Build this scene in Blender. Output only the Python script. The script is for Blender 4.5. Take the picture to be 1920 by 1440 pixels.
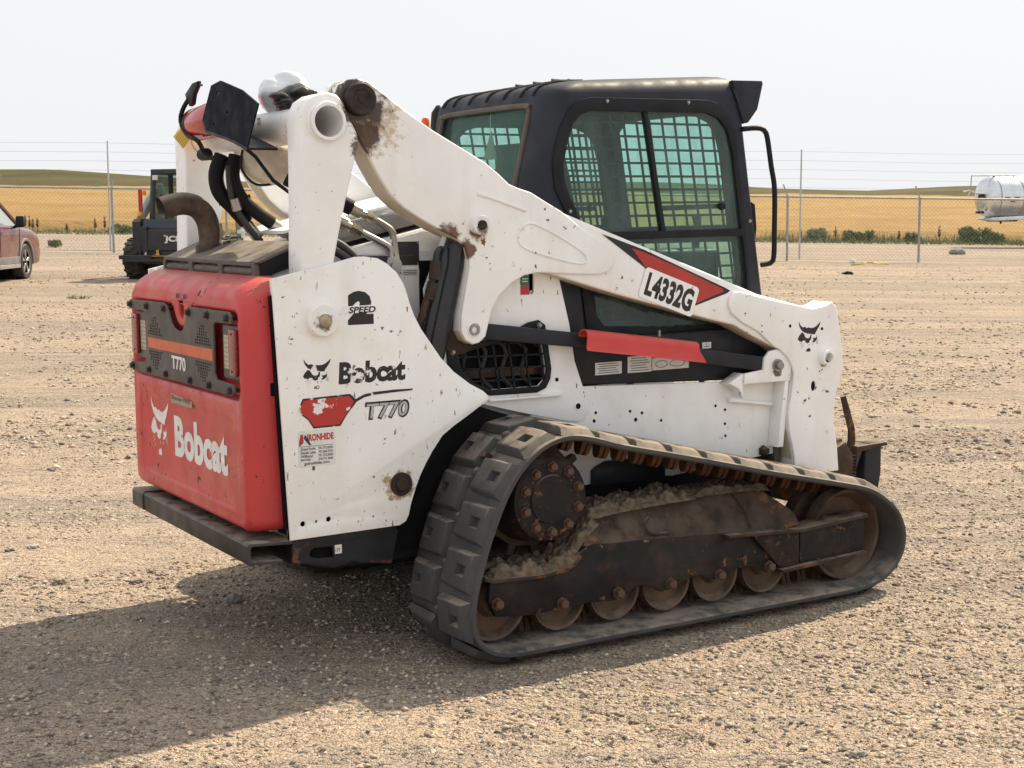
import bpy, bmesh, math, random
import numpy as np
from mathutils import Vector, Matrix
from mathutils.geometry import tessellate_polygon

random.seed(7)
rng = np.random.default_rng(11)
R = math.radians
scene = bpy.context.scene
col = scene.collection
for o in list(bpy.data.objects):
    bpy.data.objects.remove(o)

# ------------------------------------------------------------------ camera
CAM = Vector((-3.2, -5.201, 1.55))
YAW, PITCH, ROLL = R(58.5387), R(6.4839), R(-0.5352)
fwd = Vector((math.cos(YAW) * math.cos(PITCH), math.sin(YAW) * math.cos(PITCH), -math.sin(PITCH)))
right0 = Vector((math.sin(YAW), -math.cos(YAW), 0))
up0 = right0.cross(fwd)
right = math.cos(ROLL) * right0 + math.sin(ROLL) * up0
up = -math.sin(ROLL) * right0 + math.cos(ROLL) * up0
cam_data = bpy.data.cameras.new('camera')
cam = bpy.data.objects.new('camera', cam_data)
col.objects.link(cam)
cam.matrix_world = Matrix(((right.x, up.x, -fwd.x, CAM.x), (right.y, up.y, -fwd.y, CAM.y),
                           (right.z, up.z, -fwd.z, CAM.z), (0, 0, 0, 1)))
cam_data.sensor_width = 36.0
cam_data.lens = 36.0 * 2731.68 / 1920.0
cam_data.clip_start = 0.1
cam_data.clip_end = 4000
scene.camera = cam

# ------------------------------------------------------------------ sky, sun, exposure
SUN_DIR = Vector((0.90, 0.27, 1.0)).normalized()
SUN_EL = math.asin(SUN_DIR.z)
SUN_AZ = math.atan2(SUN_DIR.x, SUN_DIR.y)
world = bpy.data.worlds.new('World')
scene.world = world
world.use_nodes = True
wt = world.node_tree
wt.nodes.clear()
w_out = wt.nodes.new('ShaderNodeOutputWorld')
w_bg = wt.nodes.new('ShaderNodeBackground')
w_sky = wt.nodes.new('ShaderNodeTexSky')
w_sky.sky_type = 'NISHITA'
w_sky.sun_disc = False
w_sky.sun_elevation = SUN_EL
w_sky.sun_rotation = SUN_AZ
w_sky.air_density = 1.0
w_sky.dust_density = 7.0
w_sky.ozone_density = 1.0
w_hsv = wt.nodes.new('ShaderNodeHueSaturation')      # wildfire smoke greys the whole sky
w_hsv.inputs['Saturation'].default_value = 0.12
w_mix = wt.nodes.new('ShaderNodeMix')
w_mix.data_type = 'RGBA'
w_mix.inputs[0].default_value = 0.93
w_mix.inputs[7].default_value = (6.30, 6.40, 6.48, 1)
w_bg.inputs['Strength'].default_value = 0.1
wt.links.new(w_sky.outputs[0], w_hsv.inputs['Color'])
wt.links.new(w_hsv.outputs[0], w_mix.inputs[6])
wt.links.new(w_mix.outputs[2], w_bg.inputs['Color'])
wt.links.new(w_bg.outputs[0], w_out.inputs['Surface'])

sun_data = bpy.data.lights.new('sun', 'SUN')
sun_data.energy = 5.0
sun_data.angle = R(0.6)
sun_data.color = (1.0, 0.85, 0.64)
sun = bpy.data.objects.new('sun', sun_data)
col.objects.link(sun)
sun.location = (6, 4, 12)
sun.rotation_euler = SUN_DIR.to_track_quat('Z', 'Y').to_euler()

vs = scene.view_settings
vs.view_transform = 'Standard'
vs.look = 'None'
vs.exposure = 0.58
vs.gamma = 1.0
vs.use_curve_mapping = False
scene.render.engine = 'CYCLES'
scene.cycles.max_bounces = 6
scene.cycles.transparent_max_bounces = 24
scene.cycles.sample_clamp_indirect = 6

# ------------------------------------------------------------------ mesh helpers
class MB:
    """collects shapes, then links them as one mesh object"""
    def __init__(self):
        self.v, self.f, self.todo = [], [], []

    def add(self, vs, fs):
        n = len(self.v)
        self.v += [tuple(p) for p in vs]
        self.f += [tuple(i + n for i in f) for f in fs]
        return self

    def box(self, x0, x1, y0, y1, z0, z1):
        return self.add([(x, y, z) for x in (x0, x1) for y in (y0, y1) for z in (z0, z1)],
                        [(0, 1, 3, 2), (4, 6, 7, 5), (0, 4, 5, 1), (2, 3, 7, 6), (0, 2, 6, 4), (1, 5, 7, 3)])

    def bar(self, a, b, w, h, upv=(0, 0, 1)):
        """box along a-b, w across, h along upv"""
        a, b = Vector(a), Vector(b)
        t = (b - a).normalized()
        s = t.cross(Vector(upv)).normalized()
        u = s.cross(t)
        return self.add([p + s * (i * w / 2) + u * (j * h / 2) for p in (a, b) for i in (-1, 1) for j in (-1, 1)],
                        [(0, 1, 3, 2), (4, 6, 7, 5), (0, 4, 5, 1), (2, 3, 7, 6), (0, 2, 6, 4), (1, 5, 7, 3)])

    def prism(self, poly, a, b, holes=(), plane='xz'):
        """polygon (in plane) extruded along the third axis from a to b; edges are rounded when built with a bevel"""
        self.todo.append((poly, a, b, holes, plane))
        return self

    def _prism(self, poly, a, b, holes, plane, bev, seg):
        def area(p):
            return sum(p[i][0] * p[(i + 1) % len(p)][1] - p[(i + 1) % len(p)][0] * p[i][1] for i in range(len(p))) / 2
        def put(p, c):
            if plane == 'xz':
                return (p[0], c, p[1])
            if plane == 'yz':
                return (c, p[0], p[1])
            return (p[0], p[1], c)
        loops = [list(poly) if area(poly) > 0 else list(poly)[::-1]]
        loops += [list(h) if area(h) < 0 else list(h)[::-1] for h in holes]
        if bev:
            bev = min(bev, abs(b - a) * 0.45)
        sg = 1 if b > a else -1
        def inset(l, d):
            out, n = [], len(l)
            for i in range(n):
                p, q, r = Vector(l[i - 1]), Vector(l[i]), Vector(l[(i + 1) % n])
                e0, e1 = (q - p), (r - q)
                if e0.length < 1e-7 or e1.length < 1e-7:
                    out.append(tuple(q)); continue
                e0.normalize(); e1.normalize()
                n0, n1 = Vector((-e0.y, e0.x)), Vector((-e1.y, e1.x))
                mm = (n0 + n1) / max(0.35, 1 + n0.dot(n1))
                out.append(tuple(q + mm * d))
            return out
        steps = [(bev * (1 - math.cos(t)), bev * (1 - math.sin(t))) for t in [math.pi / 2 * k / seg for k in range(seg + 1)]] if bev else [(0.0, 0.0)]
        # levels from side a to side b: (inset, coordinate)
        lv = [(i_, a + sg * d_) for i_, d_ in [(st[0], st[1]) for st in steps[::-1]]]
        lv += [(i_, b - sg * d_) for i_, d_ in steps]
        flip = (plane == 'xz') ^ (sg < 0)
        n = sum(len(l) for l in loops)
        n0 = len(self.v)
        for i_, c in lv:
            for l in loops:
                self.v += [put(p, c) for p in (inset(l, i_) if i_ else l)]
        def face(f):
            self.f.append(tuple(i + n0 for i in (f[::-1] if flip else f)))
        flat = [p for l in loops for p in (inset(l, lv[0][0]) if lv[0][0] else l)]
        top = (len(lv) - 1) * n
        if len(loops) == 1 and len(flat) <= 4:
            face(tuple(range(n - 1, -1, -1)))
            face(tuple(range(top, top + n)))
        else:
            ls, k = [], 0
            for l in loops:
                ls.append([Vector((p[0], p[1], 0)) for p in flat[k:k + len(l)]]); k += len(l)
            for t in tessellate_polygon(ls):
                p, q, r = (flat[i] for i in t)
                if (q[0] - p[0]) * (r[1] - p[1]) - (q[1] - p[1]) * (r[0] - p[0]) < 0:
                    t = t[::-1]
                face(tuple(t[::-1]))
                face(tuple(i + top for i in t))
        for L_ in range(len(lv) - 1):
            k = 0
            for l in loops:
                mm = len(l)
                for i in range(mm):
                    j = (i + 1) % mm
                    face((L_ * n + k + i, L_ * n + k + j, (L_ + 1) * n + k + j, (L_ + 1) * n + k + i))
                k += mm

    def realise(self, bev=0.0, seg=2):
        for t in self.todo:
            self._prism(*t, bev, seg)
        self.todo = []

    def tube(self, path, r, n=10, caps=True, closed=False):
        P = [Vector(p) for p in path]
        m = len(P)
        rs = r if isinstance(r, (list, tuple)) else [r] * m
        T = []
        for i in range(m):
            if closed:
                t = P[(i + 1) % m] - P[i - 1]
            else:
                t = P[min(i + 1, m - 1)] - P[max(i - 1, 0)]
            T.append(t.normalized())
        ref = Vector((0, 0, 1)) if abs(T[0].z) < 0.9 else Vector((0, 1, 0))
        u = T[0].cross(ref).normalized()
        vs, fs = [], []
        for i in range(m):
            u = (u - T[i] * u.dot(T[i])).normalized()
            w = T[i].cross(u)
            vs += [P[i] + (u * math.cos(2 * math.pi * k / n) + w * math.sin(2 * math.pi * k / n)) * rs[i] for k in range(n)]
        for i in range(m if closed else m - 1):
            j = (i + 1) % m
            for k in range(n):
                l = (k + 1) % n
                fs.append((i * n + k, i * n + l, j * n + l, j * n + k))
        if caps and not closed:
            fs.append(tuple(range(n - 1, -1, -1)))
            fs.append(tuple((m - 1) * n + k for k in range(n)))
        return self.add(vs, fs)

    def lathe(self, prof, c, axis, n=32, cap=True):
        """profile of (radius, distance along axis); ends with radius 0 are closed by a cap"""
        c, ax = Vector(c), Vector(axis).normalized()
        ref = Vector((0, 0, 1)) if abs(ax.z) < 0.9 else Vector((1, 0, 0))
        u = ax.cross(ref).normalized()
        w = ax.cross(u)
        vs, fs = [], []
        for r, h in prof:
            vs += [c + ax * h + (u * math.cos(2 * math.pi * k / n) + w * math.sin(2 * math.pi * k / n)) * max(r, 1e-4) for k in range(n)]
        for i in range(len(prof) - 1):
            for k in range(n):
                l = (k + 1) % n
                fs.append((i * n + k, i * n + l, (i + 1) * n + l, (i + 1) * n + k))
        if cap:
            fs.append(tuple(range(n - 1, -1, -1)))
            fs.append(tuple((len(prof) - 1) * n + k for k in range(n)))
        return self.add(vs, fs)

    def cyl(self, a, b, r, n=20, r2=None):
        a, b = Vector(a), Vector(b)
        L = (b - a).length
        return self.lathe([(r, 0), (r if r2 is None else r2, L)], a, b - a, n)

    def mesh(self, name, smooth=35):
        self.realise()
        me = bpy.data.meshes.new(name)
        me.from_pydata(self.v, [], self.f)
        me.validate()
        if smooth:
            me.polygons.foreach_set('use_smooth', [True] * len(me.polygons))
            me.set_sharp_from_angle(angle=R(smooth))
        me.update()
        return me

    def build(self, name, mat, parent=None, bevel=0.0, seg=2, smooth=35, loc=None):
        if self.todo and bevel:
            self.realise(bevel, max(seg, 3) if bevel > 0.004 else 2)
            bevel = 0
        me = self.mesh(name, smooth)
        return place(name, me, mat, parent, bevel, seg, loc)


def place(name, me, mat, parent=None, bevel=0.0, seg=2, loc=None):
    if mat is not None and not me.materials:
        me.materials.append(mat)
    o = bpy.data.objects.new(name, me)
    col.objects.link(o)
    o.parent = parent
    if loc is not None:
        o.location = loc
    if bevel:
        b = o.modifiers.new('bevel', 'BEVEL')
        b.width = bevel
        b.segments = seg
        b.limit_method = 'ANGLE'
        b.angle_limit = R(38)
        b.harden_normals = True
    return o


def empty(name, loc=(0, 0, 0), rz=0.0, parent=None):
    o = bpy.data.objects.new(name, None)
    o.empty_display_size = 0.2
    col.objects.link(o)
    o.location = loc
    o.rotation_euler = (0, 0, rz)
    o.parent = parent
    return o


def tag(o, label=None, cat=None, group=None, kind=None):
    if label:
        o['label'] = label
    if cat:
        o['category'] = cat
    if group:
        o['group'] = group
    if kind:
        o['kind'] = kind
    return o


def smooth_loop(pts, step, closed=True):
    """Catmull-Rom through pts, resampled to about equal steps"""
    P = [Vector(p) for p in pts]
    m = len(P)
    out = []
    rangeN = m if closed else m - 1
    for i in range(rangeN):
        a, b, c, d = (P[(i - 1) % m], P[i], P[(i + 1) % m], P[(i + 2) % m]) if closed else \
            (P[max(i - 1, 0)], P[i], P[i + 1], P[min(i + 2, m - 1)])
        for k in range(12):
            t = k / 12
            out.append(0.5 * ((2 * b) + (c - a) * t + (2 * a - 5 * b + 4 * c - d) * t * t + (3 * b - a - 3 * c + d) * t ** 3))
    if not closed:
        out.append(P[-1])
    L = [0.0]
    q = out + ([out[0]] if closed else [])
    for i in range(len(q) - 1):
        L.append(L[-1] + (q[i + 1] - q[i]).length)
    n = max(3, round(L[-1] / step))
    res, j = [], 0
    for k in range(n if closed else n + 1):
        s = L[-1] * k / n
        while j < len(L) - 2 and L[j + 1] < s:
            j += 1
        f = (s - L[j]) / max(1e-9, L[j + 1] - L[j])
        res.append(q[j].lerp(q[j + 1], f))
    return res


def circle(cx, cy, r, n=20, a0=0, a1=360, ry=None):
    full = (a1 - a0) == 360
    return [(cx + r * math.cos(R(a0 + (a1 - a0) * k / (n if full else n - 1))),
             cy + (ry or r) * math.sin(R(a0 + (a1 - a0) * k / (n if full else n - 1)))) for k in range(n)]


def rrect(x0, x1, y0, y1, r, n=5):
    p = []
    for cx, cy, a in ((x1 - r, y0 + r, -90), (x1 - r, y1 - r, 0), (x0 + r, y1 - r, 90), (x0 + r, y0 + r, 180)):
        p += circle(cx, cy, r, n, a, a + 90)
    return p


def evaluated(o):
    dg = bpy.context.evaluated_depsgraph_get()
    dg.update()
    return bpy.data.meshes.new_from_object(o.evaluated_get(dg))


def boolean(base, cutters):
    """base minus cutters, baked; the cutters are removed"""
    for c in cutters:
        m = base.modifiers.new('cut', 'BOOLEAN')
        m.operation = 'DIFFERENCE'
        m.object = c
        m.solver = 'EXACT'
    me = evaluated(base)
    base.modifiers.clear()
    base.data = me
    for c in cutters:
        d = c.data
        bpy.data.objects.remove(c)
        bpy.data.meshes.remove(d)
    return base


SIDE = Matrix(((1, 0, 0), (0, 0, -1), (0, 1, 0))).to_4x4()        # lettering on a face that looks towards -Y
REAR = Matrix(((0, 0, -1), (-1, 0, 0), (0, 1, 0))).to_4x4()       # lettering on a face that looks towards -X


def glyphs(name, s, box, basis, origin, mat, parent, bold=0.0, depth=0.0006, slant=0.0, turn=0.0, spacing=1.0):
    """flat lettering fitted into box (u0, u1, v0, v1) of the plane given by basis and origin"""
    cu = bpy.data.curves.new('lettering', 'FONT')
    cu.body = s
    cu.size = 1.0
    cu.offset = bold
    cu.extrude = 0.0
    cu.space_character = spacing
    cu.resolution_u = 3
    t = bpy.data.objects.new('lettering', cu)
    col.objects.link(t)
    me = evaluated(t)
    bpy.data.objects.remove(t)
    bpy.data.curves.remove(cu)
    n = len(me.vertices)
    co = np.empty(n * 3)
    me.vertices.foreach_get('co', co)
    co = co.reshape(-1, 3)
    mn, mx = co.min(0), co.max(0)
    u0, u1, v0, v1 = box
    co[:, 0] = u0 + (co[:, 0] - mn[0]) / (mx[0] - mn[0]) * (u1 - u0)
    co[:, 1] = v0 + (co[:, 1] - mn[1]) / (mx[1] - mn[1]) * (v1 - v0)
    co[:, 0] += slant * (co[:, 1] - v0)
    if turn:
        c, s_ = math.cos(turn), math.sin(turn)
        x, y = co[:, 0] - u0, co[:, 1] - v0
        co[:, 0], co[:, 1] = u0 + c * x - s_ * y, v0 + s_ * x + c * y
    me.vertices.foreach_set('co', co.ravel())
    me.transform(Matrix.Translation(origin) @ basis)
    me.materials.clear()
    me.materials.append(mat)
    me.update()
    o = bpy.data.objects.new(name, me)
    col.objects.link(o)
    o.parent = parent
    return o


# ------------------------------------------------------------------ material helpers
class NT:
    def __init__(self, name):
        self.m = bpy.data.materials.new(name)
        self.m.use_nodes = True
        self.t = self.m.node_tree
        self.t.nodes.clear()
        self.out = self.t.nodes.new('ShaderNodeOutputMaterial')
        self.co = self.t.nodes.new('ShaderNodeTexCoord')

    def node(self, typ, props=None, **ins):
        n = self.t.nodes.new(typ)
        for k, v in (props or {}).items():
            setattr(n, k, v)
        for k, v in ins.items():
            self.set(n, k, v)
        return n

    def set(self, n, k, v):
        s = n.inputs[int(k[1:])] if k[0] == 'i' and k[1:].isdigit() else n.inputs[k.replace('_', ' ')]
        if isinstance(v, bpy.types.NodeSocket):
            self.t.links.new(v, s)
        else:
            if isinstance(v, (tuple, list)) and len(v) == 3 and s.type == 'RGBA':
                v = (*v, 1)
            s.default_value = v

    def noise(self, scale, detail=3, rough=0.55, vec=None, stretch=None, seed=0.0):
        v = vec or self.co.outputs['Object']
        if stretch or seed:
            mp = self.node('ShaderNodeMapping', Vector=v, Scale=stretch or (1, 1, 1), Location=(seed, seed * 1.7, seed * 0.6))
            v = mp.outputs[0]
        return self.node('ShaderNodeTexNoise', Vector=v, Scale=scale, Detail=detail, Roughness=rough).outputs[0]

    def ramp(self, v, a, b, lo=0.0, hi=1.0, smooth=True):
        return self.node('ShaderNodeMapRange', {'interpolation_type': 'SMOOTHSTEP' if smooth else 'LINEAR'},
                         i0=v, i1=a, i2=b, i3=lo, i4=hi).outputs[0]

    def math(self, op, a, b=0.0):
        return self.node('ShaderNodeMath', {'operation': op}, i0=a, i1=b).outputs[0]

    def mix(self, f, a, b, blend='MIX'):
        return self.node('ShaderNodeMix', {'data_type': 'RGBA', 'blend_type': blend}, i0=f, i6=a, i7=b).outputs[2]

    def bump(self, h, strength=0.3, dist=0.01, normal=None):
        n = self.node('ShaderNodeBump', Height=h, Strength=strength, Distance=dist)
        if normal is not None:
            self.set(n, 'Normal', normal)
        return n.outputs[0]

    def bsdf(self, color, rough=0.5, metal=0.0, normal=None, spec=0.5, coat=0.0):
        b = self.node('ShaderNodeBsdfPrincipled', Base_Color=color, Roughness=rough, Metallic=metal)
        b.inputs['Specular IOR Level'].default_value = spec
        if coat:
            b.inputs['Coat Weight'].default_value = coat
            b.inputs['Coat Roughness'].default_value = 0.12
        if normal is not None:
            self.set(b, 'Normal', normal)
        self.t.links.new(b.outputs[0], self.out.inputs[0])
        return b

    def up(self):
        g = self.node('ShaderNodeNewGeometry')
        return self.node('ShaderNodeSeparateXYZ', Vector=g.outputs['Normal']).outputs[2]


DUST = (0.36, 0.295, 0.23)


def surface(name, base, rough=0.5, metal=0.0, var=0.15, vscale=6.0, bump=0.0, bscale=80.0, chips=None,
            dust=0.0, spots=(), spec=0.5, coat=0.0, scratches=None, grime=None):
    """worn paint, rubber, steel or plastic.  chips = (colour, scale, threshold); grime = (colour, amount, scale);
    spots = stains round a pin or bolt: (x, y, z, radius, colour)"""
    n = NT(name)
    c = n.node('ShaderNodeRGB').outputs[0]
    c.default_value = (*base, 1)
    nz = n.noise(vscale, 5)
    dark = tuple(v * (1 - var) for v in base)
    lite = tuple(min(0.95, v * (1 + var * 0.6)) for v in base)
    c = n.mix(n.ramp(nz, 0.3, 0.7), dark, lite)
    r = n.ramp(n.noise(vscale * 2.3, 4), 0.3, 0.7, max(0.05, rough - 0.1), min(1, rough + 0.12))
    if grime:
        g = n.ramp(n.noise(grime[2], 6, 0.65, seed=3.1), 0.45, 0.8, 0, grime[1])
        c = n.mix(g, c, grime[0])
    if grime and len(grime) > 3:
        g = n.ramp(n.noise(9, 4, 0.6, stretch=(1.0, 1.0, 0.12), seed=7.7), 0.50, 0.78, 0, grime[3])
        c = n.mix(g, c, grime[0])
    if chips:
        k = n.ramp(n.noise(chips[1], 4, 0.6, seed=1.3), chips[2], chips[2] + 0.03)
        k2 = n.ramp(n.noise(chips[1] * 0.16, 2, seed=9.0), 0.45, 0.6)
        k = n.math('MULTIPLY', k, k2)
        c = n.mix(k, c, chips[0])
        r = n.ramp(k, 0, 1, r, 0.9, False)
    if scratches:
        k = n.ramp(n.noise(scratches[1], 3, 0.6, stretch=scratches[3], seed=5.0), scratches[2], scratches[2] + 0.02)
        k2 = n.ramp(n.noise(2.1, 2, seed=2.2), 0.44, 0.58)
        c = n.mix(n.math('MULTIPLY', k, k2), c, scratches[0])
    for (x, y, z, rad, sc) in spots:
        d = n.node('ShaderNodeVectorMath', {'operation': 'DISTANCE'}, i0=n.co.outputs['Object'], i1=(x, y, z)).outputs['Value']
        wob = n.math('MULTIPLY', n.math('SUBTRACT', n.noise(24, 8, 0.75, seed=x), 0.5), rad * 3.0)
        d = n.math('ADD', d, wob)
        c = n.mix(n.ramp(d, rad * 1.08, rad * 0.62, 0, 0.95), c, sc)
    if dust:
        u = n.ramp(n.up(), 0.35, 0.95)
        k = n.math('MULTIPLY', n.math('MULTIPLY', u, n.ramp(n.noise(11, 6, 0.65), 0.3, 0.62)), dust)
        film = n.ramp(n.noise(3.2, 5, seed=6.0), 0.42, 0.8, dust * 0.01, dust * 0.10)
        k = n.math('MAXIMUM', k, film)
        c = n.mix(k, c, DUST)
        r = n.ramp(k, 0, 1, r, 0.95, False)
    nm = None
    if bump:
        nm = n.bump(n.noise(bscale, 4, 0.6), bump, 0.004)
    n.bsdf(c, r, metal, nm, spec, coat)
    return n.m


RUST = (0.115, 0.048, 0.022)
RUST2 = (0.21, 0.085, 0.035)
m = {}
m['white'] = surface('white_paint', (0.90, 0.90, 0.90), 0.38, var=0.05, vscale=3.5, chips=(RUST, 34, 0.69),
                     grime=((0.55, 0.47, 0.35), 0.30, 4.0, 0.2), scratches=(RUST, 60, 0.69, (1.0, 1.0, 0.25)), bump=0.04, bscale=220)
WHITE_ARM_SPOTS = [(-1.0, -0.62, 1.90, 0.155, (0.56, 0.45, 0.33)), (-1.005, -0.62, 1.945, 0.115, (0.040, 0.018, 0.010)), (-0.975, -0.62, 1.83, 0.062, (0.060, 0.026, 0.012)),
                   (-0.66, -0.60, 1.49, 0.05, RUST), (-0.58, -0.62, 1.44, 0.035, RUST), (-0.538, -0.63, 1.50, 0.035, (0.16, 0.09, 0.04)),
                   (1.164, -0.62, 0.93, 0.022, RUST), (0.909, -0.60, 0.90, 0.022, RUST)]
m['white_arm'] = surface('white_paint_arm', (0.90, 0.90, 0.90), 0.38, var=0.05, vscale=3.5, chips=(RUST2, 30, 0.635),
                         grime=((0.58, 0.50, 0.38), 0.30, 3.0, 0.22), spots=WHITE_ARM_SPOTS, bump=0.04, bscale=220)
m['white_link'] = surface('white_paint_link', (0.90, 0.90, 0.90), 0.38, var=0.05, vscale=3.5, chips=(RUST, 34, 0.665),
                          grime=((0.58, 0.50, 0.38), 0.22, 3.0, 0.2), bump=0.04, bscale=220,
                          spots=[(-1.0, -0.645, 1.92, 0.085, (0.055, 0.026, 0.014)), (-1.005, -0.645, 1.79, 0.045, (0.10, 0.045, 0.02)), (-1.06, -0.60, 1.975, 0.04, (0.03, 0.022, 0.014))])
m['white_panel'] = surface('white_paint_panel', (0.90, 0.90, 0.89), 0.42, var=0.05, vscale=3.0, chips=(RUST, 44, 0.645),
                           grime=((0.60, 0.52, 0.38), 0.40, 3.0, 0.25), scratches=(RUST2, 70, 0.665, (1.0, 1.0, 0.22)), bump=0.04, bscale=220,
                           spots=[(-0.89, -0.66, 0.62, 0.062, (0.36, 0.22, 0.09)), (-1.178, -0.70, 1.205, 0.03, (0.20, 0.13, 0.07))])
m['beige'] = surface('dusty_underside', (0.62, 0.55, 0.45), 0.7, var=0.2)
m['red'] = surface('red_hood_plastic', (0.54, 0.046, 0.048), 0.36, var=0.10, vscale=4, chips=((0.09, 0.03, 0.02), 26, 0.635), dust=0.30,
                   bump=0.05, bscale=60, spec=0.5)
m['red_guard'] = surface('red_guard_paint', (0.56, 0.035, 0.028), 0.42, var=0.08, dust=0.25)
m['black'] = surface('black_paint', (0.022, 0.024, 0.031), 0.45, var=0.25, dust=0.15, chips=((0.09, 0.06, 0.045), 24, 0.74), bump=0.05, spec=0.22)
m['cab'] = surface('cab_black_plastic', (0.019, 0.022, 0.032), 0.55, var=0.2, dust=0.05, bump=0.12, bscale=320, spec=0.28)
m['trim'] = surface('dark_trim', (0.012, 0.013, 0.017), 0.5, var=0.2, dust=0.08, spec=0.2)
m['bumper'] = surface('bumper_steel', (0.048, 0.048, 0.050), 0.50, var=0.3, vscale=5, dust=0.75, chips=(RUST, 9, 0.66), bump=0.08, spec=0.25)
m['grey_plate'] = surface('grey_brown_plate', (0.105, 0.092, 0.080), 0.6, var=0.12, dust=0.5, bump=0.04, spec=0.3)
m['orange'] = surface('orange_stripe', (0.62, 0.13, 0.055), 0.5, var=0.06, dust=0.2)
m['steel'] = surface('bare_steel', (0.34, 0.33, 0.31), 0.38, metal=0.8, var=0.3, dust=0.3)
m['chrome'] = surface('zinc_fitting', (0.42, 0.40, 0.35), 0.32, metal=0.9, var=0.25)
m['rubber'] = surface('track_rubber', (0.066, 0.066, 0.067), 0.75, var=0.18, vscale=7, dust=0.70, bump=0.25, bscale=90, spec=0.2)
m['hose'] = surface('black_hose_sleeve', (0.012, 0.012, 0.014), 0.65, var=0.3, bump=0.3, bscale=160, spec=0.18)
m['hose2'] = surface('rubber_hose', (0.035, 0.034, 0.033), 0.55, var=0.3, dust=0.3)
m['rusty'] = surface('rusty_steel', (0.055, 0.038, 0.029), 0.75, var=0.4, vscale=12, chips=((0.17, 0.07, 0.03), 14, 0.55), dust=0.6, bump=0.35, bscale=70, spec=0.15)
m['frame_black'] = surface('track_frame_paint', (0.013, 0.013, 0.015), 0.55, var=0.35, vscale=7, grime=((0.085, 0.045, 0.027), 0.55, 9.0),
                           chips=((0.20, 0.09, 0.04), 34, 0.60), dust=0.6, bump=0.12, bscale=80, spec=0.18)
m['rust_tooth'] = surface('rusty_guide_lug', (0.105, 0.046, 0.022), 0.7, var=0.4, vscale=20, bump=0.3)
m['wheel_steel'] = surface('worn_roller_steel', (0.115, 0.078, 0.055), 0.55, metal=0.35, var=0.3, vscale=9, dust=0.6, bump=0.15, spec=0.3)
m['mud'] = surface('dried_mud', (0.165, 0.128, 0.096), 0.95, var=0.45, vscale=40, bump=0.8, bscale=120, spec=0.1)
m['pin'] = surface('greasy_pin', (0.020, 0.010, 0.007), 0.65, var=0.5, vscale=20, bump=0.25)
m['exhaust'] = surface('rusty_exhaust', (0.062, 0.052, 0.048), 0.62, var=0.35, vscale=9, grime=((0.20, 0.13, 0.085), 0.8, 9.0), dust=0.85, bump=0.2, spec=0.2)
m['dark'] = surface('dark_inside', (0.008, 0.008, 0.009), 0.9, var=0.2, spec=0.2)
m['ink'] = surface('black_lettering', (0.012, 0.012, 0.013), 0.45, var=0.1)
m['white_ink'] = surface('white_lettering', (0.80, 0.79, 0.77), 0.5, var=0.06, grime=((0.4, 0.2, 0.16), 0.35, 16.0))
m['red_ink'] = surface('red_print', (0.46, 0.035, 0.022), 0.45, var=0.15)
m['paper'] = surface('sticker_white', (0.74, 0.74, 0.72), 0.45, var=0.05, grime=((0.5, 0.42, 0.3), 0.3, 14.0))
m['blue_ink'] = surface('dark_blue_print', (0.03, 0.05, 0.08), 0.5, var=0.1)


def worn_ink(name, ink, under, scale, thr):
    n = NT(name)
    k = n.ramp(n.noise(scale, 6, 0.62), thr, thr + 0.03)
    c = n.mix(k, ink, under)
    n.bsdf(c, 0.45)
    return n.m


m['worn_ink'] = worn_ink('flaking_black_lettering', (0.012, 0.012, 0.013), (0.79, 0.79, 0.77), 26, 0.575)
m['worn_red'] = worn_ink('flaking_red_stripe', (0.46, 0.030, 0.022), (0.79, 0.79, 0.77), 13, 0.60)


def glass(name, tint, refl=0.09):
    n = NT(name)
    fr = n.node('ShaderNodeFresnel', IOR=1.45).outputs[0]
    front = n.math('SUBTRACT', 1.0, n.node('ShaderNodeNewGeometry').outputs['Backfacing'])
    fac = n.math('MULTIPLY', n.math('MINIMUM', n.math('MULTIPLY', fr, 0.9), 0.6), front)
    dirt_haze = n.ramp(n.noise(5, 6, 0.7, stretch=(1, 1, 0.35)), 0.40, 0.75, 0.06, 0.20)  # dirt film, strengthened to paint in a greenish reflected haze
    tr = n.node('ShaderNodeBsdfTransparent', Color=tint)
    gl = n.node('ShaderNodeBsdfGlossy', Color=(1, 1, 1), Roughness=0.03)
    df = n.node('ShaderNodeBsdfDiffuse', Color=(0.24, 0.33, 0.30))
    a = n.node('ShaderNodeMixShader', i0=fac, i1=tr.outputs[0], i2=gl.outputs[0])
    b = n.node('ShaderNodeMixShader', i0=dirt_haze, i1=a.outputs[0], i2=df.outputs[0])
    n.t.links.new(b.outputs[0], n.out.inputs[0])
    return n.m


m['glass'] = glass('green_tinted_glass', (0.80, 0.95, 0.91))
m['clear_glass'] = glass('grey_car_glass', (0.35, 0.42, 0.42))

# ------------------------------------------------------------------ the land
FH = Vector((math.cos(YAW), math.sin(YAW)))          # horizontal view direction
RH = Vector((math.sin(YAW), -math.cos(YAW)))
D_K = [8, 29, 43, 62, 262, 900]
C_K = [0, 0.25, 0.40, 0.70, 5.9, 18]
S_K = [0, -0.021, -0.0215, -0.021, -0.0215, -0.0215]


def xy(D, l):
    return CAM.x + FH.x * D + RH.x * l, CAM.y + FH.y * D + RH.y * l


def land(D, l):
    return np.interp(D, D_K, C_K) + np.interp(D, D_K, S_K) * l


def at(D, l, dz=0.0):
    x, y = xy(D, l)
    return Vector((x, y, float(land(D, l)) + dz))


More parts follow.
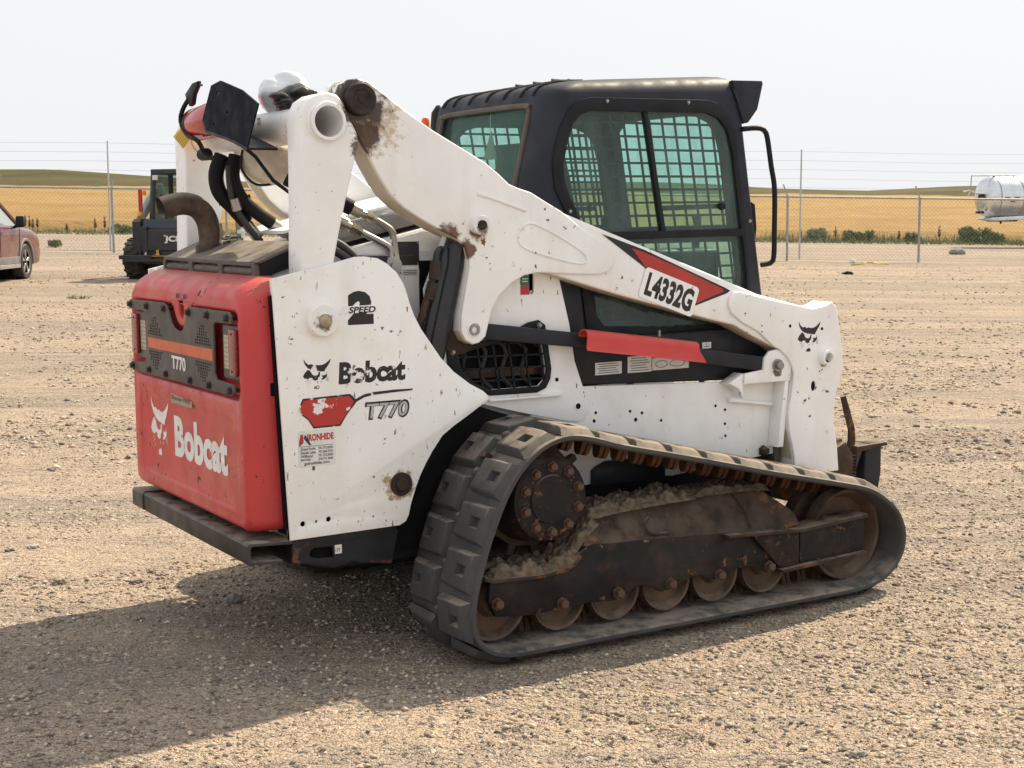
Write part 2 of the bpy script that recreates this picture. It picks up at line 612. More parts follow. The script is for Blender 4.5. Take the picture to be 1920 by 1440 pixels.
def vnoise(x, y, cell, seed):
    g = np.random.default_rng(seed).random((128, 128))
    u, v = x / cell, y / cell
    i, j = np.floor(u).astype(int), np.floor(v).astype(int)
    f, h = u - i, v - j
    f, h = f * f * (3 - 2 * f), h * h * (3 - 2 * h)
    i0, j0, i1, j1 = i % 128, j % 128, (i + 1) % 128, (j + 1) % 128
    return (g[i0, j0] * (1 - f) + g[i1, j0] * f) * (1 - h) + (g[i0, j1] * (1 - f) + g[i1, j1] * f) * h


def relief(x, y):
    """small unevenness of the yard near the machine; never above zero under the tracks"""
    n = (vnoise(x, y, 0.55, 1) - 0.5) * 0.030 + (vnoise(x, y, 0.16, 2) - 0.5) * 0.016 + (vnoise(x, y, 0.07, 3) - 0.5) * 0.010
    under = np.clip(1.6 - np.maximum(np.abs(x - 0.2) / 1.25, np.abs(y) / 1.05) * 1.3, 0, 1)
    n = n * (1 - 0.9 * under) - 0.006 * under
    ridge = np.clip(1 - np.abs(x + 1.75 + 0.25 * y) / 0.55, 0, 1) * np.clip(1 - np.abs(y - 0.1) / 1.1, 0, 1)
    n = n + ridge * 0.035 * vnoise(x, y, 0.2, 5)
    lug = np.sin((x * 0.83 + y * 0.55) * 2 * math.pi / 0.17) * np.sin((y * 0.83 - x * 0.55) * math.pi / 0.23)
    band = np.clip(1 - np.abs(y + 1.55 + 0.35 * (x + 1.6)) / 0.45, 0, 1) * np.clip((-x + 0.3) / 1.0, 0, 1)
    return n + lug * band * 0.020


def sheet(name, Ds, us, half, zf, mat, kind='structure'):
    D, U = np.meshgrid(np.array(Ds, float), np.array(us, float), indexing='ij')
    L = U * half(D)
    X = CAM.x + FH.x * D + RH.x * L
    Y = CAM.y + FH.y * D + RH.y * L
    Zc = zf(D, L, X, Y)
    a, b = D.shape
    v = np.stack([X, Y, Zc], -1).reshape(-1, 3)
    i = np.arange(a - 1)[:, None] * b + np.arange(b - 1)[None, :]
    q = np.stack([i, i + 1, i + b + 1, i + b], -1).reshape(-1, 4)
    me = bpy.data.meshes.new(name)
    me.from_pydata(v.tolist(), [], q.tolist())
    if me.polygons[0].normal.z < 0:
        me.flip_normals()
    me.polygons.foreach_set('use_smooth', [True] * len(me.polygons))
    me.update()
    o = place(name, me, mat)
    tag(o, kind=kind)
    return o


def gravel_material():
    n = NT('gravel')
    P = n.co.outputs['Object']
    rot = n.node('ShaderNodeMapping', Vector=P, Rotation=(0, 0, -YAW)).outputs[0]          # x away from the camera, y along the fence
    rut_v = n.node('ShaderNodeMapping', Vector=rot, Scale=(1.0, 0.09, 1.0)).outputs[0]
    rut = n.noise(0.9, 6, 0.65, vec=rut_v)
    rut2 = n.noise(3.2, 5, 0.65, vec=rut_v)
    fine = n.node('ShaderNodeTexVoronoi', Vector=P, Scale=150.0, Randomness=1.0)
    mid = n.node('ShaderNodeTexVoronoi', Vector=P, Scale=62.0, Randomness=1.0)
    sand = n.mix(n.ramp(n.noise(1.1, 6, 0.6), 0.3, 0.72), (0.425, 0.328, 0.245), (0.51, 0.398, 0.302))
    sand = n.mix(n.ramp(rut, 0.45, 0.57, 0, 0.80), sand, (0.262, 0.218, 0.190))
    sand = n.mix(n.ramp(rut2, 0.52, 0.66, 0, 0.65), sand, (0.50, 0.395, 0.292))
    sand = n.mix(n.ramp(n.noise(2.6, 6, 0.7, seed=4.0), 0.50, 0.68, 0, 0.60), sand, (0.255, 0.214, 0.188))
    sand = n.mix(n.ramp(n.noise(14, 6, 0.75, seed=8.0), 0.53, 0.70, 0, 0.50), sand, (0.225, 0.190, 0.162))
    pick = n.node('ShaderNodeSeparateColor', Color=fine.outputs['Color'])
    pick2 = n.node('ShaderNodeSeparateColor', Color=mid.outputs['Color'])
    tone = n.mix(pick.outputs[1], (0.56, 0.46, 0.35), (0.150, 0.128, 0.110))
    c = n.mix(n.math('MULTIPLY', n.ramp(pick.outputs[0], 0.40, 0.80), 0.80), sand, tone)
    tone2 = n.mix(pick2.outputs[1], (0.60, 0.51, 0.41), (0.115, 0.104, 0.096))
    c = n.mix(n.math('MULTIPLY', n.ramp(pick2.outputs[0], 0.74, 0.80), 0.85), c, tone2)
    h = n.math('ADD', n.math('MULTIPLY', fine.outputs['Distance'], -0.8), n.math('MULTIPLY', mid.outputs['Distance'], -1.2))
    h = n.math('ADD', h, n.math('MULTIPLY', n.noise(190, 4, 0.6), 0.35))
    nm = n.bump(h, 1.0, 0.010)
    nm = n.bump(n.noise(7, 6, 0.65), 0.55, 0.06, nm)
    nm = n.bump(rut2, 0.7, 0.18, nm)
    n.bsdf(c, 0.95, 0, nm, 0.2)
    return n.m


m['gravel'] = gravel_material()
Dn = list(np.arange(1.2, 15, 0.055))
Df = list(15 * np.power(1500 / 15, np.linspace(0.004, 1, 70)))
us = np.linspace(-1, 1, 361)
us = np.sign(us) * np.abs(us) ** 1.35
ground = sheet('gravel_ground', [-60, -25, -10, -3, 0] + Dn + Df, us, lambda D: 6 + 0.95 * np.abs(D),
               lambda D, L, X, Y: land(D, L) + relief(X, Y) * np.clip((16 - D) / 5, 0, 1) - np.clip((D - 63) * 0.02, 0, 0.6), m['gravel'])


def stones(name, n, dmin, dmax, smin, smax, seed):
    g = np.random.default_rng(seed)
    D = dmin * (dmax / dmin) ** (g.random(n) ** 0.9)
    L = (g.random(n) * 2 - 1) * (0.40 * D + 0.4)
    keepD = g.random(n) < np.clip((dmax - D) / (0.35 * dmax), 0, 1)
    X = CAM.x + FH.x * D + RH.x * L
    Y = CAM.y + FH.y * D + RH.y * L
    clump = vnoise(X, Y, 0.8, 8) * 0.55 + vnoise(X, Y, 0.25, 9) * 0.45 + (vnoise(X, Y, 2.3, 10) - 0.5) * 0.5 + 0.07
    keep = keepD & (clump + (g.random(n) - 0.5) * 0.35 > 0.50) & ~((np.abs(Y) < 1.01) & (np.abs(Y) > 0.53) & (X > -0.8) & (X < 1.25))
    X, Y, D, L = X[keep], Y[keep], D[keep], L[keep]
    k = len(X)
    s = smin * (smax / smin) ** (g.random(k) ** 3.6)
    z = land(D, L) + relief(X, Y) * np.clip((16 - D) / 5, 0, 1)
    base = np.array([(1, 0, 0), (-1, 0, 0), (0, 1, 0), (0, -1, 0), (0, 0, 1), (0, 0, -1)], float)
    jit = 1 + (g.random((k, 6, 1)) - 0.5) * 0.9
    v = base[None] * jit + (g.random((k, 6, 3)) - 0.5) * 0.35
    v *= np.array([1, 0.75, 0.55])[None, None] * s[:, None, None]
    a = g.random(k) * 6.28
    ca, sa = np.cos(a)[:, None], np.sin(a)[:, None]
    vx, vy = v[..., 0] * ca - v[..., 1] * sa, v[..., 0] * sa + v[..., 1] * ca
    v = np.stack([vx + X[:, None], vy + Y[:, None], v[..., 2] + (z + s * 0.18)[:, None]], -1).reshape(-1, 3)
    tri = np.array([(0, 2, 4), (2, 1, 4), (1, 3, 4), (3, 0, 4), (2, 0, 5), (1, 2, 5), (3, 1, 5), (0, 3, 5)])
    f = (tri[None] + (np.arange(k) * 6)[:, None, None]).reshape(-1, 3)
    me = bpy.data.meshes.new(name)
    me.vertices.add(len(v))
    me.vertices.foreach_set('co', v.ravel())
    me.loops.add(len(f) * 3)
    me.loops.foreach_set('vertex_index', f.ravel().astype(np.int32))
    me.polygons.add(len(f))
    me.polygons.foreach_set('loop_start', np.arange(0, len(f) * 3, 3, dtype=np.int32))
    me.polygons.foreach_set('loop_total', np.full(len(f), 3, dtype=np.int32))
    pal = np.array([(.36, .295, .225), (.30, .25, .205), (.22, .20, .185), (.52, .45, .375), (.36, .265, .205), (.105, .10, .10), (.42, .355, .285), (.17, .155, .145)])
    c = pal[g.integers(0, len(pal), k)] * 1.15 * (0.75 + 0.5 * g.random((k, 1)))
    c4 = np.concatenate([np.repeat(c, 6, 0), np.ones((k * 6, 1))], 1)
    at_ = me.attributes.new('tint', 'FLOAT_COLOR', 'POINT')
    at_.data.foreach_set('color', c4.ravel())
    me.update()
    me.validate()
    o = place(name, me, m['stone'])
    return tag(o, 'loose gravel stones strewn over the sandy yard', 'gravel', kind='stuff')


def stone_material():
    n = NT('stone')
    a = n.node('ShaderNodeAttribute', {'attribute_name': 'tint'}).outputs['Color']
    c = n.mix(n.ramp(n.noise(120, 3), 0.3, 0.7, 0, 0.4), a, (0.40, 0.30, 0.20))
    n.bsdf(c, 0.9, 0, n.bump(n.noise(300, 3), 0.3, 0.002), 0.25)
    return n.m


m['stone'] = stone_material()
stones('gravel_stones', 240000, 2.6, 17.0, 0.0024, 0.015, 21)
stones('gravel_stones', 60000, 9.0, 48.0, 0.009, 0.034, 22)


def wheat_material():
    n = NT('ripe_wheat')
    P = n.co.outputs['Object']
    rot = n.node('ShaderNodeMapping', Vector=P, Rotation=(0, 0, -YAW)).outputs[0]     # x = away from the yard
    st = n.node('ShaderNodeMapping', Vector=rot, Scale=(0.10, 0.012, 0.1)).outputs[0]
    band = n.node('ShaderNodeTexNoise', Vector=st, Scale=1.0, Detail=5, Roughness=0.6).outputs[0]
    st2 = n.node('ShaderNodeMapping', Vector=rot, Scale=(0.9, 0.35, 1.0)).outputs[0]
    tuft = n.node('ShaderNodeTexNoise', Vector=st2, Scale=2.0, Detail=6, Roughness=0.7).outputs[0]
    c = n.mix(n.ramp(band, 0.35, 0.66), (0.270, 0.168, 0.058), (0.345, 0.226, 0.086))
    c = n.mix(n.ramp(tuft, 0.35, 0.75, 0, 0.55), c, (0.20, 0.118, 0.042))
    n.bsdf(c, 0.9, 0, n.bump(tuft, 0.5, 0.4), 0.15)
    return n.m


m['wheat'] = wheat_material()
sheet('wheat_field', list(np.linspace(64, 90, 40)) + list(np.linspace(92, 268, 60)), np.linspace(-1, 1, 140), lambda D: 30 + 0.75 * D,
      lambda D, L, X, Y: land(D, L) + 0.45 * np.clip((D - 64) / 0.6, -0.2, 1) + ((vnoise(X, Y, 1.3, 4) - 0.5) * 0.30 + (vnoise(X, Y, 14, 6) - 0.5) * 0.5) * np.clip((D - 64) / 8, 0, 1),
      m['wheat'])


def hill_material():
    n = NT('dry_grass_hill')
    P = n.co.outputs['Object']
    c = n.mix(n.ramp(n.noise(0.03, 6, 0.6), 0.3, 0.7), (0.058, 0.055, 0.023), (0.095, 0.083, 0.036))
    c = n.mix(n.ramp(n.noise(0.012, 5, 0.6, stretch=(1, 1, 6)), 0.48, 0.7, 0, 0.7), c, (0.135, 0.105, 0.052))
    c = n.mix(n.ramp(n.noise(0.25, 5, 0.7), 0.45, 0.8, 0, 0.5), c, (0.04, 0.043, 0.018))
    n.bsdf(c, 0.95, 0, n.bump(n.noise(0.3, 6, 0.7), 0.6, 1.0), 0.1)
    return n.m


m['hill'] = hill_material()
RIDGE_L = [-400, -190, -132, -96, -60, 0, 40, 62, 76, 104, 129, 146, 190, 400]
RIDGE_Z = [18, 16.5, 16.3, 14.0, 11.8, 11.0, 11.2, 10.6, 9.6, 8.4, 9.1, 9.2, 8.0, 6.0]


def hill_z(D, L, X, Y):
    z0 = land(np.full_like(D, 264), L * 264 / D) - 0.4
    zr = np.interp(L * 424 / D, RIDGE_L, RIDGE_Z)
    t = np.clip((D - 262) / (424 - 262), 0, 1)
    t = t * t * (3 - 2 * t)
    z = z0 * (1 - t) + zr * t + (vnoise(X, Y, 45, 12) - 0.5) * 1.2 * t
    return z - np.clip(D - 430, 0, None) * 0.02


sheet('hills', list(np.linspace(262, 440, 60)) + [470, 520, 600, 800], np.linspace(-1, 1, 160), lambda D: 60 + 0.8 * D, hill_z, m['hill'])

# ------------------------------------------------------------------ the compact track loader (x forward, y to its left)
loader = empty('compact_track_loader')
tag(loader, 'large white track loader with red rear hood, black cab and rubber tracks in the foreground', 'track loader')

hex_bolt = MB().lathe([(0.013, 0), (0.013, 0.004), (0.0095, 0.004), (0.0095, 0.012), (0.007, 0.014)], (0, 0, 0), (0, 0, 1), 6).mesh('bolt', 20)
big_bolt = MB().lathe([(0.024, 0), (0.024, 0.008), (0.018, 0.008), (0.018, 0.026), (0.014, 0.030)], (0, 0, 0), (0, 0, 1), 6).mesh('bolt', 20)
m['bolt'] = surface('dark_bolt', (0.05, 0.052, 0.058), 0.45, metal=0.5, var=0.3, dust=0.3)
m['rust_bolt'] = surface('rusty_bolt', (0.10, 0.052, 0.034), 0.7, var=0.4, vscale=30)


def bolt(parent, p, d, mat, me=hex_bolt, sc=1.0, name='bolt'):
    o = bpy.data.objects.new(name, me)
    if not me.materials:
        me.materials.append(None)
    o.material_slots[0].link = 'OBJECT'
    o.material_slots[0].material = mat
    col.objects.link(o)
    o.parent = parent
    o.location = p
    o.rotation_mode = 'QUATERNION'
    o.rotation_quaternion = Vector(d).to_track_quat('Z', 'Y')
    o.scale = (sc, sc, sc)
    return o


# ---- tracks
TRACK = [(.006, .704), (-.168, .744), (-.262, .772), (-.338, .790), (-.404, .794), (-.47, .781), (-.535, .749), (-.599, .693), (-.647, .63),
         (-.68, .572), (-.712, .501), (-.736, .443), (-.758, .377), (-.777, .318), (-.792, .252), (-.798, .192), (-.791, .138), (-.766, .090),
         (-.723, .055), (-.66, .035), (-.58, .029), (-.4, .028), (0, .028), (.4, .028), (.8, .028), (.98, .029), (1.08, .036), (1.16, .058),
         (1.222, .098), (1.264, .152), (1.281, .212), (1.272, .272), (1.235, .342), (1.152, .41), (1.06, .457), (.913, .494), (.725, .536),
         (.538, .578), (.364, .62), (.189, .662)]
loop = smooth_loop([(x, 0, z) for x, z in TRACK], 0.021)
NL = len(loop)
PERIM = sum((loop[(i + 1) % NL] - loop[i]).length for i in range(NL))


def on_track(s):
    s = s % PERIM
    f = s / PERIM * NL
    i = int(f)
    p = loop[i % NL].lerp(loop[(i + 1) % NL], f - i)
    t = (loop[(i + 2) % NL] - loop[(i - 1) % NL]).normalized()
    return p, t


def lug_mesh(mirror):
    """one tread block with a closed pocket near its outer shoulder; x along the track, z outwards"""
    ts = [-.061, -.020, .020, .061]
    ys = [-.800, -.885, -.945, -.962]
    hs = [.027, .027, .0255, .021]
    fy = (lambda y: -1.55 - y) if mirror else (lambda y: y)
    bm = bmesh.new()
    g = [[bm.verts.new((t * (1 - .06 * (j == 0)), fy(ys[j]), hs[j])) for j in range(4)] for t in ts]
    for i in range(3):
        for j in range(3):
            if (i, j) != (1, 1):
                bm.faces.new([g[i][j], g[i + 1][j], g[i + 1][j + 1], g[i][j + 1]])
    pk = [g[1][1], g[2][1], g[2][2], g[1][2]]
    fl = [bm.verts.new((v.co.x * .62, v.co.y + (fy(-.915) - v.co.y) * .30, .004)) for v in pk]
    for k in range(4):
        bm.faces.new([pk[k], pk[(k + 1) % 4], fl[(k + 1) % 4], fl[k]])
    bm.faces.new(fl)
    ring = [g[i][0] for i in range(4)] + [g[3][j] for j in (1, 2, 3)] + [g[i][3] for i in (2, 1, 0)] + [g[0][j] for j in (2, 1)]
    low = []
    for v in ring:
        y_ = v.co.y if not mirror else -1.55 - v.co.y
        yl = {-.8: -.789, -.962: -.990}.get(round(y_, 3), y_)
        low.append(bm.verts.new((v.co.x * 1.19, fy(yl), -.006)))
    k = len(ring)
    for i in range(k):
        bm.faces.new([ring[i], ring[(i + 1) % k], low[(i + 1) % k], low[i]])
    bmesh.ops.recalc_face_normals(bm, faces=bm.faces)
    rs = set(ring)
    edges = [e for e in bm.edges if e.verts[0] in rs and e.verts[1] in rs and any(f.calc_center_median().z < .018 for f in e.link_faces)]
    bmesh.ops.bevel(bm, geom=edges, offset=0.007, segments=3, affect='EDGES', profile=0.5)
    if mirror:      # the little knob in the middle of the track
        r = bmesh.ops.create_uvsphere(bm, u_segments=8, v_segments=5, radius=0.022)
        for v in r['verts']:
            v.co = Vector((v.co.x + 0.084, v.co.y * 0.8 - 0.775, v.co.z * 0.8))
    me = bpy.data.meshes.new('tread_lug')
    bm.to_mesh(me)
    bm.free()
    me.polygons.foreach_set('use_smooth', [True] * len(me.polygons))
    me.set_sharp_from_angle(angle=R(45))
    me.materials.append(m['rubber'])
    return me


LUG_A, LUG_B = lug_mesh(False), lug_mesh(True)
tooth = MB()
for dx in (-.0125, .0125):
    b = [(dx - .0115, -.805), (dx + .0115, -.805), (dx + .0115, -.745), (dx - .0115, -.745)]
    t = [(dx - .008, -.795), (dx + .008, -.795), (dx + .008, -.755), (dx - .008, -.755)]
    tooth.add([(x, y, -0.020) for x, y in b] + [(x, y, -0.062) for x, y in t] + [(x, y, -0.073) for x, y in [(dx - .005, -.785), (dx + .005, -.785), (dx + .005, -.765), (dx - .005, -.765)]],
              [(0, 1, 5, 4), (1, 2, 6, 5), (2, 3, 7, 6), (3, 0, 4, 7), (4, 5, 9, 8), (5, 6, 10, 9), (6, 7, 11, 10), (7, 4, 8, 11), (8, 9, 10, 11)])
TOOTH = tooth.mesh('guide_tooth', 30)
TOOTH.materials.append(m['rust_tooth'])

for s in (1, -1):
    mb = MB()
    prof = [(-1.0, -.017), (-1.0, -.004), (-.993, 0), (-.57, 0), (-.552, -.004), (-.55, -.022), (-.985, -.024), (-.992, -.022)]
    k = len(prof)
    for i in range(NL):
        t = (loop[(i + 1) % NL] - loop[i - 1]).normalized()
        nrm = Vector((t.z, 0, -t.x))
        if nrm.dot(loop[i] - Vector((0.25, 0, 0.35))) < 0:
            nrm = -nrm
        mb.v += [tuple(loop[i] + nrm * h + Vector((0, y * s, 0))) for y, h in prof]
    for i in range(NL):
        j = (i + 1) % NL
        for a in range(k):
            b = (a + 1) % k
            q = (i * k + a, i * k + b, j * k + b, j * k + a)
            mb.f.append(q if s < 0 else q[::-1])
    belt = mb.build('rubber_track', m['rubber'], loader, smooth=40)
    n_l = round(PERIM / 0.17)
    pitch = PERIM / n_l
    for kind, me in ((0, LUG_A), (1, LUG_B)):
        for i in range(n_l):
            p, t = on_track((i + 0.5 * kind) * pitch + 0.03)
            nrm = Vector((t.z, 0, -t.x))
            if nrm.dot(p - Vector((0.25, 0, 0.35))) < 0:
                nrm = -nrm
            if p.z < 0.5 and s < 0 and False:
                continue
            o = bpy.data.objects.new('tread_lug', me)
            col.objects.link(o)
            o.parent = belt
            xa = t * (1 if s > 0 else 1)
            ya = Vector((0, s, 0))
            o.matrix_local = Matrix(((xa.x, ya.x, nrm.x, p.x), (xa.y, ya.y, nrm.y, p.y), (xa.z, ya.z, nrm.z, p.z), (0, 0, 0, 1)))
    if s > 0:
        n_t = 2 * n_l
        for i in range(n_t):
            p, t = on_track(i * PERIM / n_t + 0.02)
            nrm = Vector((t.z, 0, -t.x))
            if nrm.dot(p - Vector((0.25, 0, 0.35))) < 0:
                nrm = -nrm
            if p.x < -0.62 or p.x > 1.1:
                continue
            o = bpy.data.objects.new('guide_tooth', TOOTH)
            col.objects.link(o)
            o.parent = belt
            o.matrix_local = Matrix(((t.x, 0, nrm.x, p.x), (t.y, 1, nrm.y, p.y), (t.z, 0, nrm.z, p.z), (0, 0, 0, 1)))

    # ---- undercarriage
    y = lambda v: -v * s
    fr = MB()
    bottom = [(-.69, .225), (-.66, .165), (-.53, .150), (-.38, .153), (-.26, .158), (-.17, .150), (-.12, .153), (-.075, .18), (-.03, .189), (.02, .178), (.07, .155),
              (.125, .152), (.165, .175), (.21, .191), (.25, .190), (.30, .163), (.355, .160), (.40, .182), (.44, .194), (.49, .190), (.55, .165), (.60, .152), (.645, .155)]
    top = [(.66, .30), (.50, .325), (.36, .34), (-.02, .362), (-.26, .375), (-.32, .335), (-.375, .305), (-.48, .294), (-.68, .304)]
    fr.prism(bottom + top, y(.93), y(.905))
    fr.box(-.66, .62, min(y(.70), y(.69)), max(y(.70), y(.69)), .16, .30)
    frame = fr.build('track_frame', m['frame_black'], loader, bevel=.004)
    sh = MB()
    a = [(-.29, .93, .371), (-.02, .93, .362), (.36, .93, .340), (.60, .93, .312), (.75, .93, .330)]
    b = [(-.235, .86, .452), (-.02, .845, .478), (.36, .845, .488), (.60, .85, .478), (.76, .88, .372)]
    c = [(-.20, .72, .455), (-.02, .70, .490), (.36, .70, .498), (.60, .70, .482), (.80, .70, .38)]
    vs_ = [(x, y(v), z) for x, v, z in a + b + c]
    fs = []
    for r_ in (0, 5):
        for i in range(4):
            q = (r_ + i, r_ + i + 1, r_ + i + 6, r_ + i + 5)
            fs.append(q if s > 0 else q[::-1])
    sh.add(vs_, fs)
    sh.build('upper_shroud', m['rusty'], frame, smooth=20)
    MB().tube(smooth_loop([(.02, y(.905), .435), (-.005, y(.915), .415), (.0, y(.925), .392), (.03, y(.93), .378), (.10, y(.928), .372)], .01, False), .006, 6).build('weld_bead', m['rusty'], frame)
    MB().tube([(.46, y(.845), .486), (.485, y(.90), .42), (.50, y(.932), .345)], .004, 6).build('weld_seam', m['rusty'], frame)
    ledge = MB().prism([(-.715, .319), (-.68, .306), (-.48, .296), (-.376, .307), (-.335, .325), (-.318, .345), (-.308, .340), (-.328, .312), (-.37, .292), (-.48, .283), (-.68, .291), (-.715, .304)], y(.95), y(.74))
    ledge.build('mud_ledge', m['rusty'], frame, bevel=.003)
    yk = MB()
    yk.prism([(.742, .175), (1.09, .178), (1.09, .325), (.742, .312)], y(.945), y(.925))
    yk.build('idler_yoke', m['frame_black'], frame, bevel=.004)
    MB().prism([(.355, .337), (.75, .318), (1.095, .338), (1.095, .324), (.75, .303), (.36, .325)], y(.965), y(.86)).build('yoke_flange', m['rusty'], frame, bevel=.003)
    MB().prism([(.63, .166), (1.085, .183), (1.09, .169), (.64, .152)], y(.965), y(.86)).build('yoke_flange', m['rusty'], frame, bevel=.003)
    MB().prism([(.49, .318), (.735, .305), (.735, .17), (.64, .166)], y(.947), y(.933)).build('gusset', m['frame_black'], frame, bevel=.003)
    for bx, bz in [(-.66, .214), (-.388, .175), (-.142, .179), (.099, .180), (.336, .181), (.587, .181)]:
        if s > 0:
            bolt(frame, (bx, y(.932), bz), (0, -s, 0), m['rust_bolt'], big_bolt)
    def wheel(name, cx, cz, r, y0, y1, dish=.03):
        w = y1 - y0
        return MB().lathe([(r * .30, dish * .2), (r * .42, dish), (r * .80, dish), (r * .93, .004), (r, .0), (r, w * .30), (r * .80, w * .36), (r * .80, w * .64), (r, w * .70), (r, w), (r * .5, w)],
                          (cx, y(y1), cz), (0, s, 0), 36).build(name, m['wheel_steel'], loader, smooth=30)
    for bx in (-.37, -.125, .115, .352, .600):
        wheel('track_roller', bx, .178, .112, .69, .892)
    wheel('rear_idler', -.645, .205, .135, .69, .892)
    wheel('front_idler', 1.045, .245, .186, .69, .890, .045)
    # drive sprocket with hub
    hc = (-.435, .562)
    sp = MB()
    g = []
    for i in range(13):
        for da, rr in ((-.42, .196), (-.17, .200), (-.10, .238), (.10, .238), (.17, .200), (.42, .196)):
            an = (i + da) * 2 * math.pi / 13
            g.append((hc[0] + rr * math.cos(an), hc[1] + rr * math.sin(an)))
    sp.prism(g, y(.79), y(.755))
    sprocket = sp.build('drive_sprocket', m['rusty'], loader, bevel=.004)
    hub = MB().lathe([(.001, -.012), (.085, -.012), (.088, -.006), (.140, -.006), (.150, .0), (.152, .018), (.158, .05), (.176, .14), (.186, .20), (.186, .36)],
                     (hc[0], y(.935), hc[1]), (0, s, 0), 48).build('drive_motor_hub', m['frame_black'], loader, smooth=25)
    if s > 0:
        for i in range(10):
            an = i * 2 * math.pi / 10 + .3
            bolt(hub, (hc[0] + .117 * math.cos(an), y(.940), hc[1] + .117 * math.sin(an)), (0, -s, 0), m['rust_bolt'], big_bolt, .85, 'hub_bolt')

# ---- mud caked on the right track frame
mud = MB()


def mud_patch(pts, w0, w1, height, nx, ny, seed):
    """crust along a line of (x, z), spread between y = w0 and w1, thickest in the middle"""
    P = smooth_loop([(x, 0, z) for x, z in pts], .01, False)
    P = [P[int(i * (len(P) - 1) / (nx - 1))] for i in range(nx)]
    xs = np.array([p.x for p in P]); zs = np.array([p.z for p in P])
    X = np.repeat(xs, ny); Z0 = np.repeat(zs, ny)
    V_ = np.tile(np.linspace(0, 1, ny), nx); U_ = np.repeat(np.linspace(0, 1, nx), ny)
    Y = w0 + (w1 - w0) * V_
    rim = np.clip(np.minimum(V_, 1 - V_) * 7, 0, 1) * np.clip(np.minimum(U_, 1 - U_) * 14, 0, 1)
    n_ = vnoise(X + 9, Y + 9, .045, seed) * .55 + vnoise(X + 9, Y + 9, .018, seed + 1) * .45 + vnoise(X + 9, Y + 9, .009, seed + 2) * .40
    H_ = (n_ - .22) * height * rim - .006 * (1 - rim)
    q = [(i * ny + j, i * ny + j + 1, (i + 1) * ny + j + 1, (i + 1) * ny + j) for i in range(nx - 1) for j in range(ny - 1)]
    mud.add(np.stack([X, Y, Z0 + H_], -1).tolist(), q)


mud_patch([(-.69, .306), (-.55, .300), (-.42, .300), (-.355, .318), (-.31, .360)], -.945, -.74, .055, 90, 40, 31)
mud_patch([(-.40, .300), (-.345, .335), (-.30, .385), (-.26, .425), (-.22, .452)], -.935, -.78, .050, 60, 36, 41)
mud_patch([(-.25, .462), (-.10, .476), (.10, .484), (.25, .487)], -.905, -.70, .055, 120, 44, 51)
mud_patch([(.20, .486), (.40, .490), (.58, .482), (.66, .468)], -.885, -.70, .028, 90, 40, 61)
o = mud.build('caked_mud', m['mud'], loader, smooth=60)
tag(o, kind='stuff')

# ---- chassis
MB().box(-1.02, 1.02, -.47, .47, .30, .55).build('belly_pan', m['black'], loader, bevel=.01)
body = MB().prism([(-1.30, .46), (-1.30, 1.35), (-1.20, 1.400), (-1.0, 1.446), (-.69, 1.514), (-.32, 1.595), (-.24, 1.595), (-.24, .46)], -.46, .46)
body.build('engine_bay', m['white'], loader, bevel=.006)

PANEL = [(-1.352, 1.358), (-1.28, 1.374), (-1.177, 1.394), (-1.097, 1.412), (-1.047, 1.424), (-1.011, 1.425), (-.96, 1.418), (-.924, 1.399), (-.887, 1.368), (-.861, 1.327),
         (-.847, 1.289), (-.837, 1.255), (-.821, 1.215), (-.794, 1.165), (-.761, 1.12), (-.717, 1.059), (-.665, 1.006), (-.598, .957), (-.544, .928), (-.524, .911), (-.522, .895),
         (-.538, .884), (-.599, .848), (-.668, .809), (-.715, .778), (-.755, .727), (-.784, .684), (-.806, .645), (-.824, .605), (-.845, .548), (-.856, .505), (-.868, .484), (-.893, .472), (-1.309, .468)]
for s in (1, -1):
    y = lambda v: -v * s
    holes = [circle(-.89, .62, .018, 14)] if s > 0 else []
    holes += [circle(-1.262, .520, .0095, 10), circle(-1.212, .523, .005, 8), circle(-1.166, .526, .0095, 10)]
    sp_ = MB().prism(PANEL, y(.66), y(.648), holes).build('rear_side_panel', m['white_panel'], loader, bevel=.003)
    rail = [(-1.330, 1.356), (-1.290, .468), (-1.278, .468), (-1.318, 1.356)]
    MB().prism([(-1.345, 1.30), (-1.312, .50), (-1.28, .50), (-1.31, 1.30)], y(.625), y(.606)).build('hood_gap_shade', m['dark'], sp_)  # dark strip added to stand for the shade between hood and flange
    MB().prism(rail, y(.648), y(.585)).build('rear_flange', m['white_panel'], sp_)
    MB().prism([(-1.30, .46), (-1.335, 1.35), (-1.05, 1.41), (-.90, 1.36), (-.85, 1.2), (-.66, .98), (-.60, .86), (-.8, .60), (-.87, .49)], y(.620), y(.612)).build('inner_panel', m['dark'], sp_)  # coloured near-black to paint in the shadowed gap beside the track
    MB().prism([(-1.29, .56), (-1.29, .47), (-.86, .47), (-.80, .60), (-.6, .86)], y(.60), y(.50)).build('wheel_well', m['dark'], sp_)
    if s > 0:
        MB().lathe([(.001, -.012), (.020, -.012), (.0235, -.008), (.024, .0), (.042, .0), (.042, .006)], (-.885, -.666, .62), (0, 1, 0), 28).build('lower_pin', m['pin'], sp_)
        MB().lathe([(.057, .012), (.057, -.024), (.052, -.030), (.026, -.030), (.024, -.034), (.001, -.035)], (-1.178, -.661, 1.214), (0, 1, 0), 32).build('pivot_boss', m['white_panel'], sp_)
        MB().lathe([(.023, 0), (.023, -.012), (.020, -.018), (.010, -.021)], (-1.178, -.692, 1.214), (0, 1, 0), 24).build('pivot_pin', surface('stained_pin', (.36, .29, .21), .5, metal=.3, var=.4, vscale=30), sp_)

for s in (1, -1):
    MB().prism([(-1.0, .35), (-.21, .35), (-.21, .70), (-.30, .79), (-.50, .858), (-.66, .90), (-.9, .75)], -.534 * s, -.528 * s).build('fender_liner', m['dark'], loader)

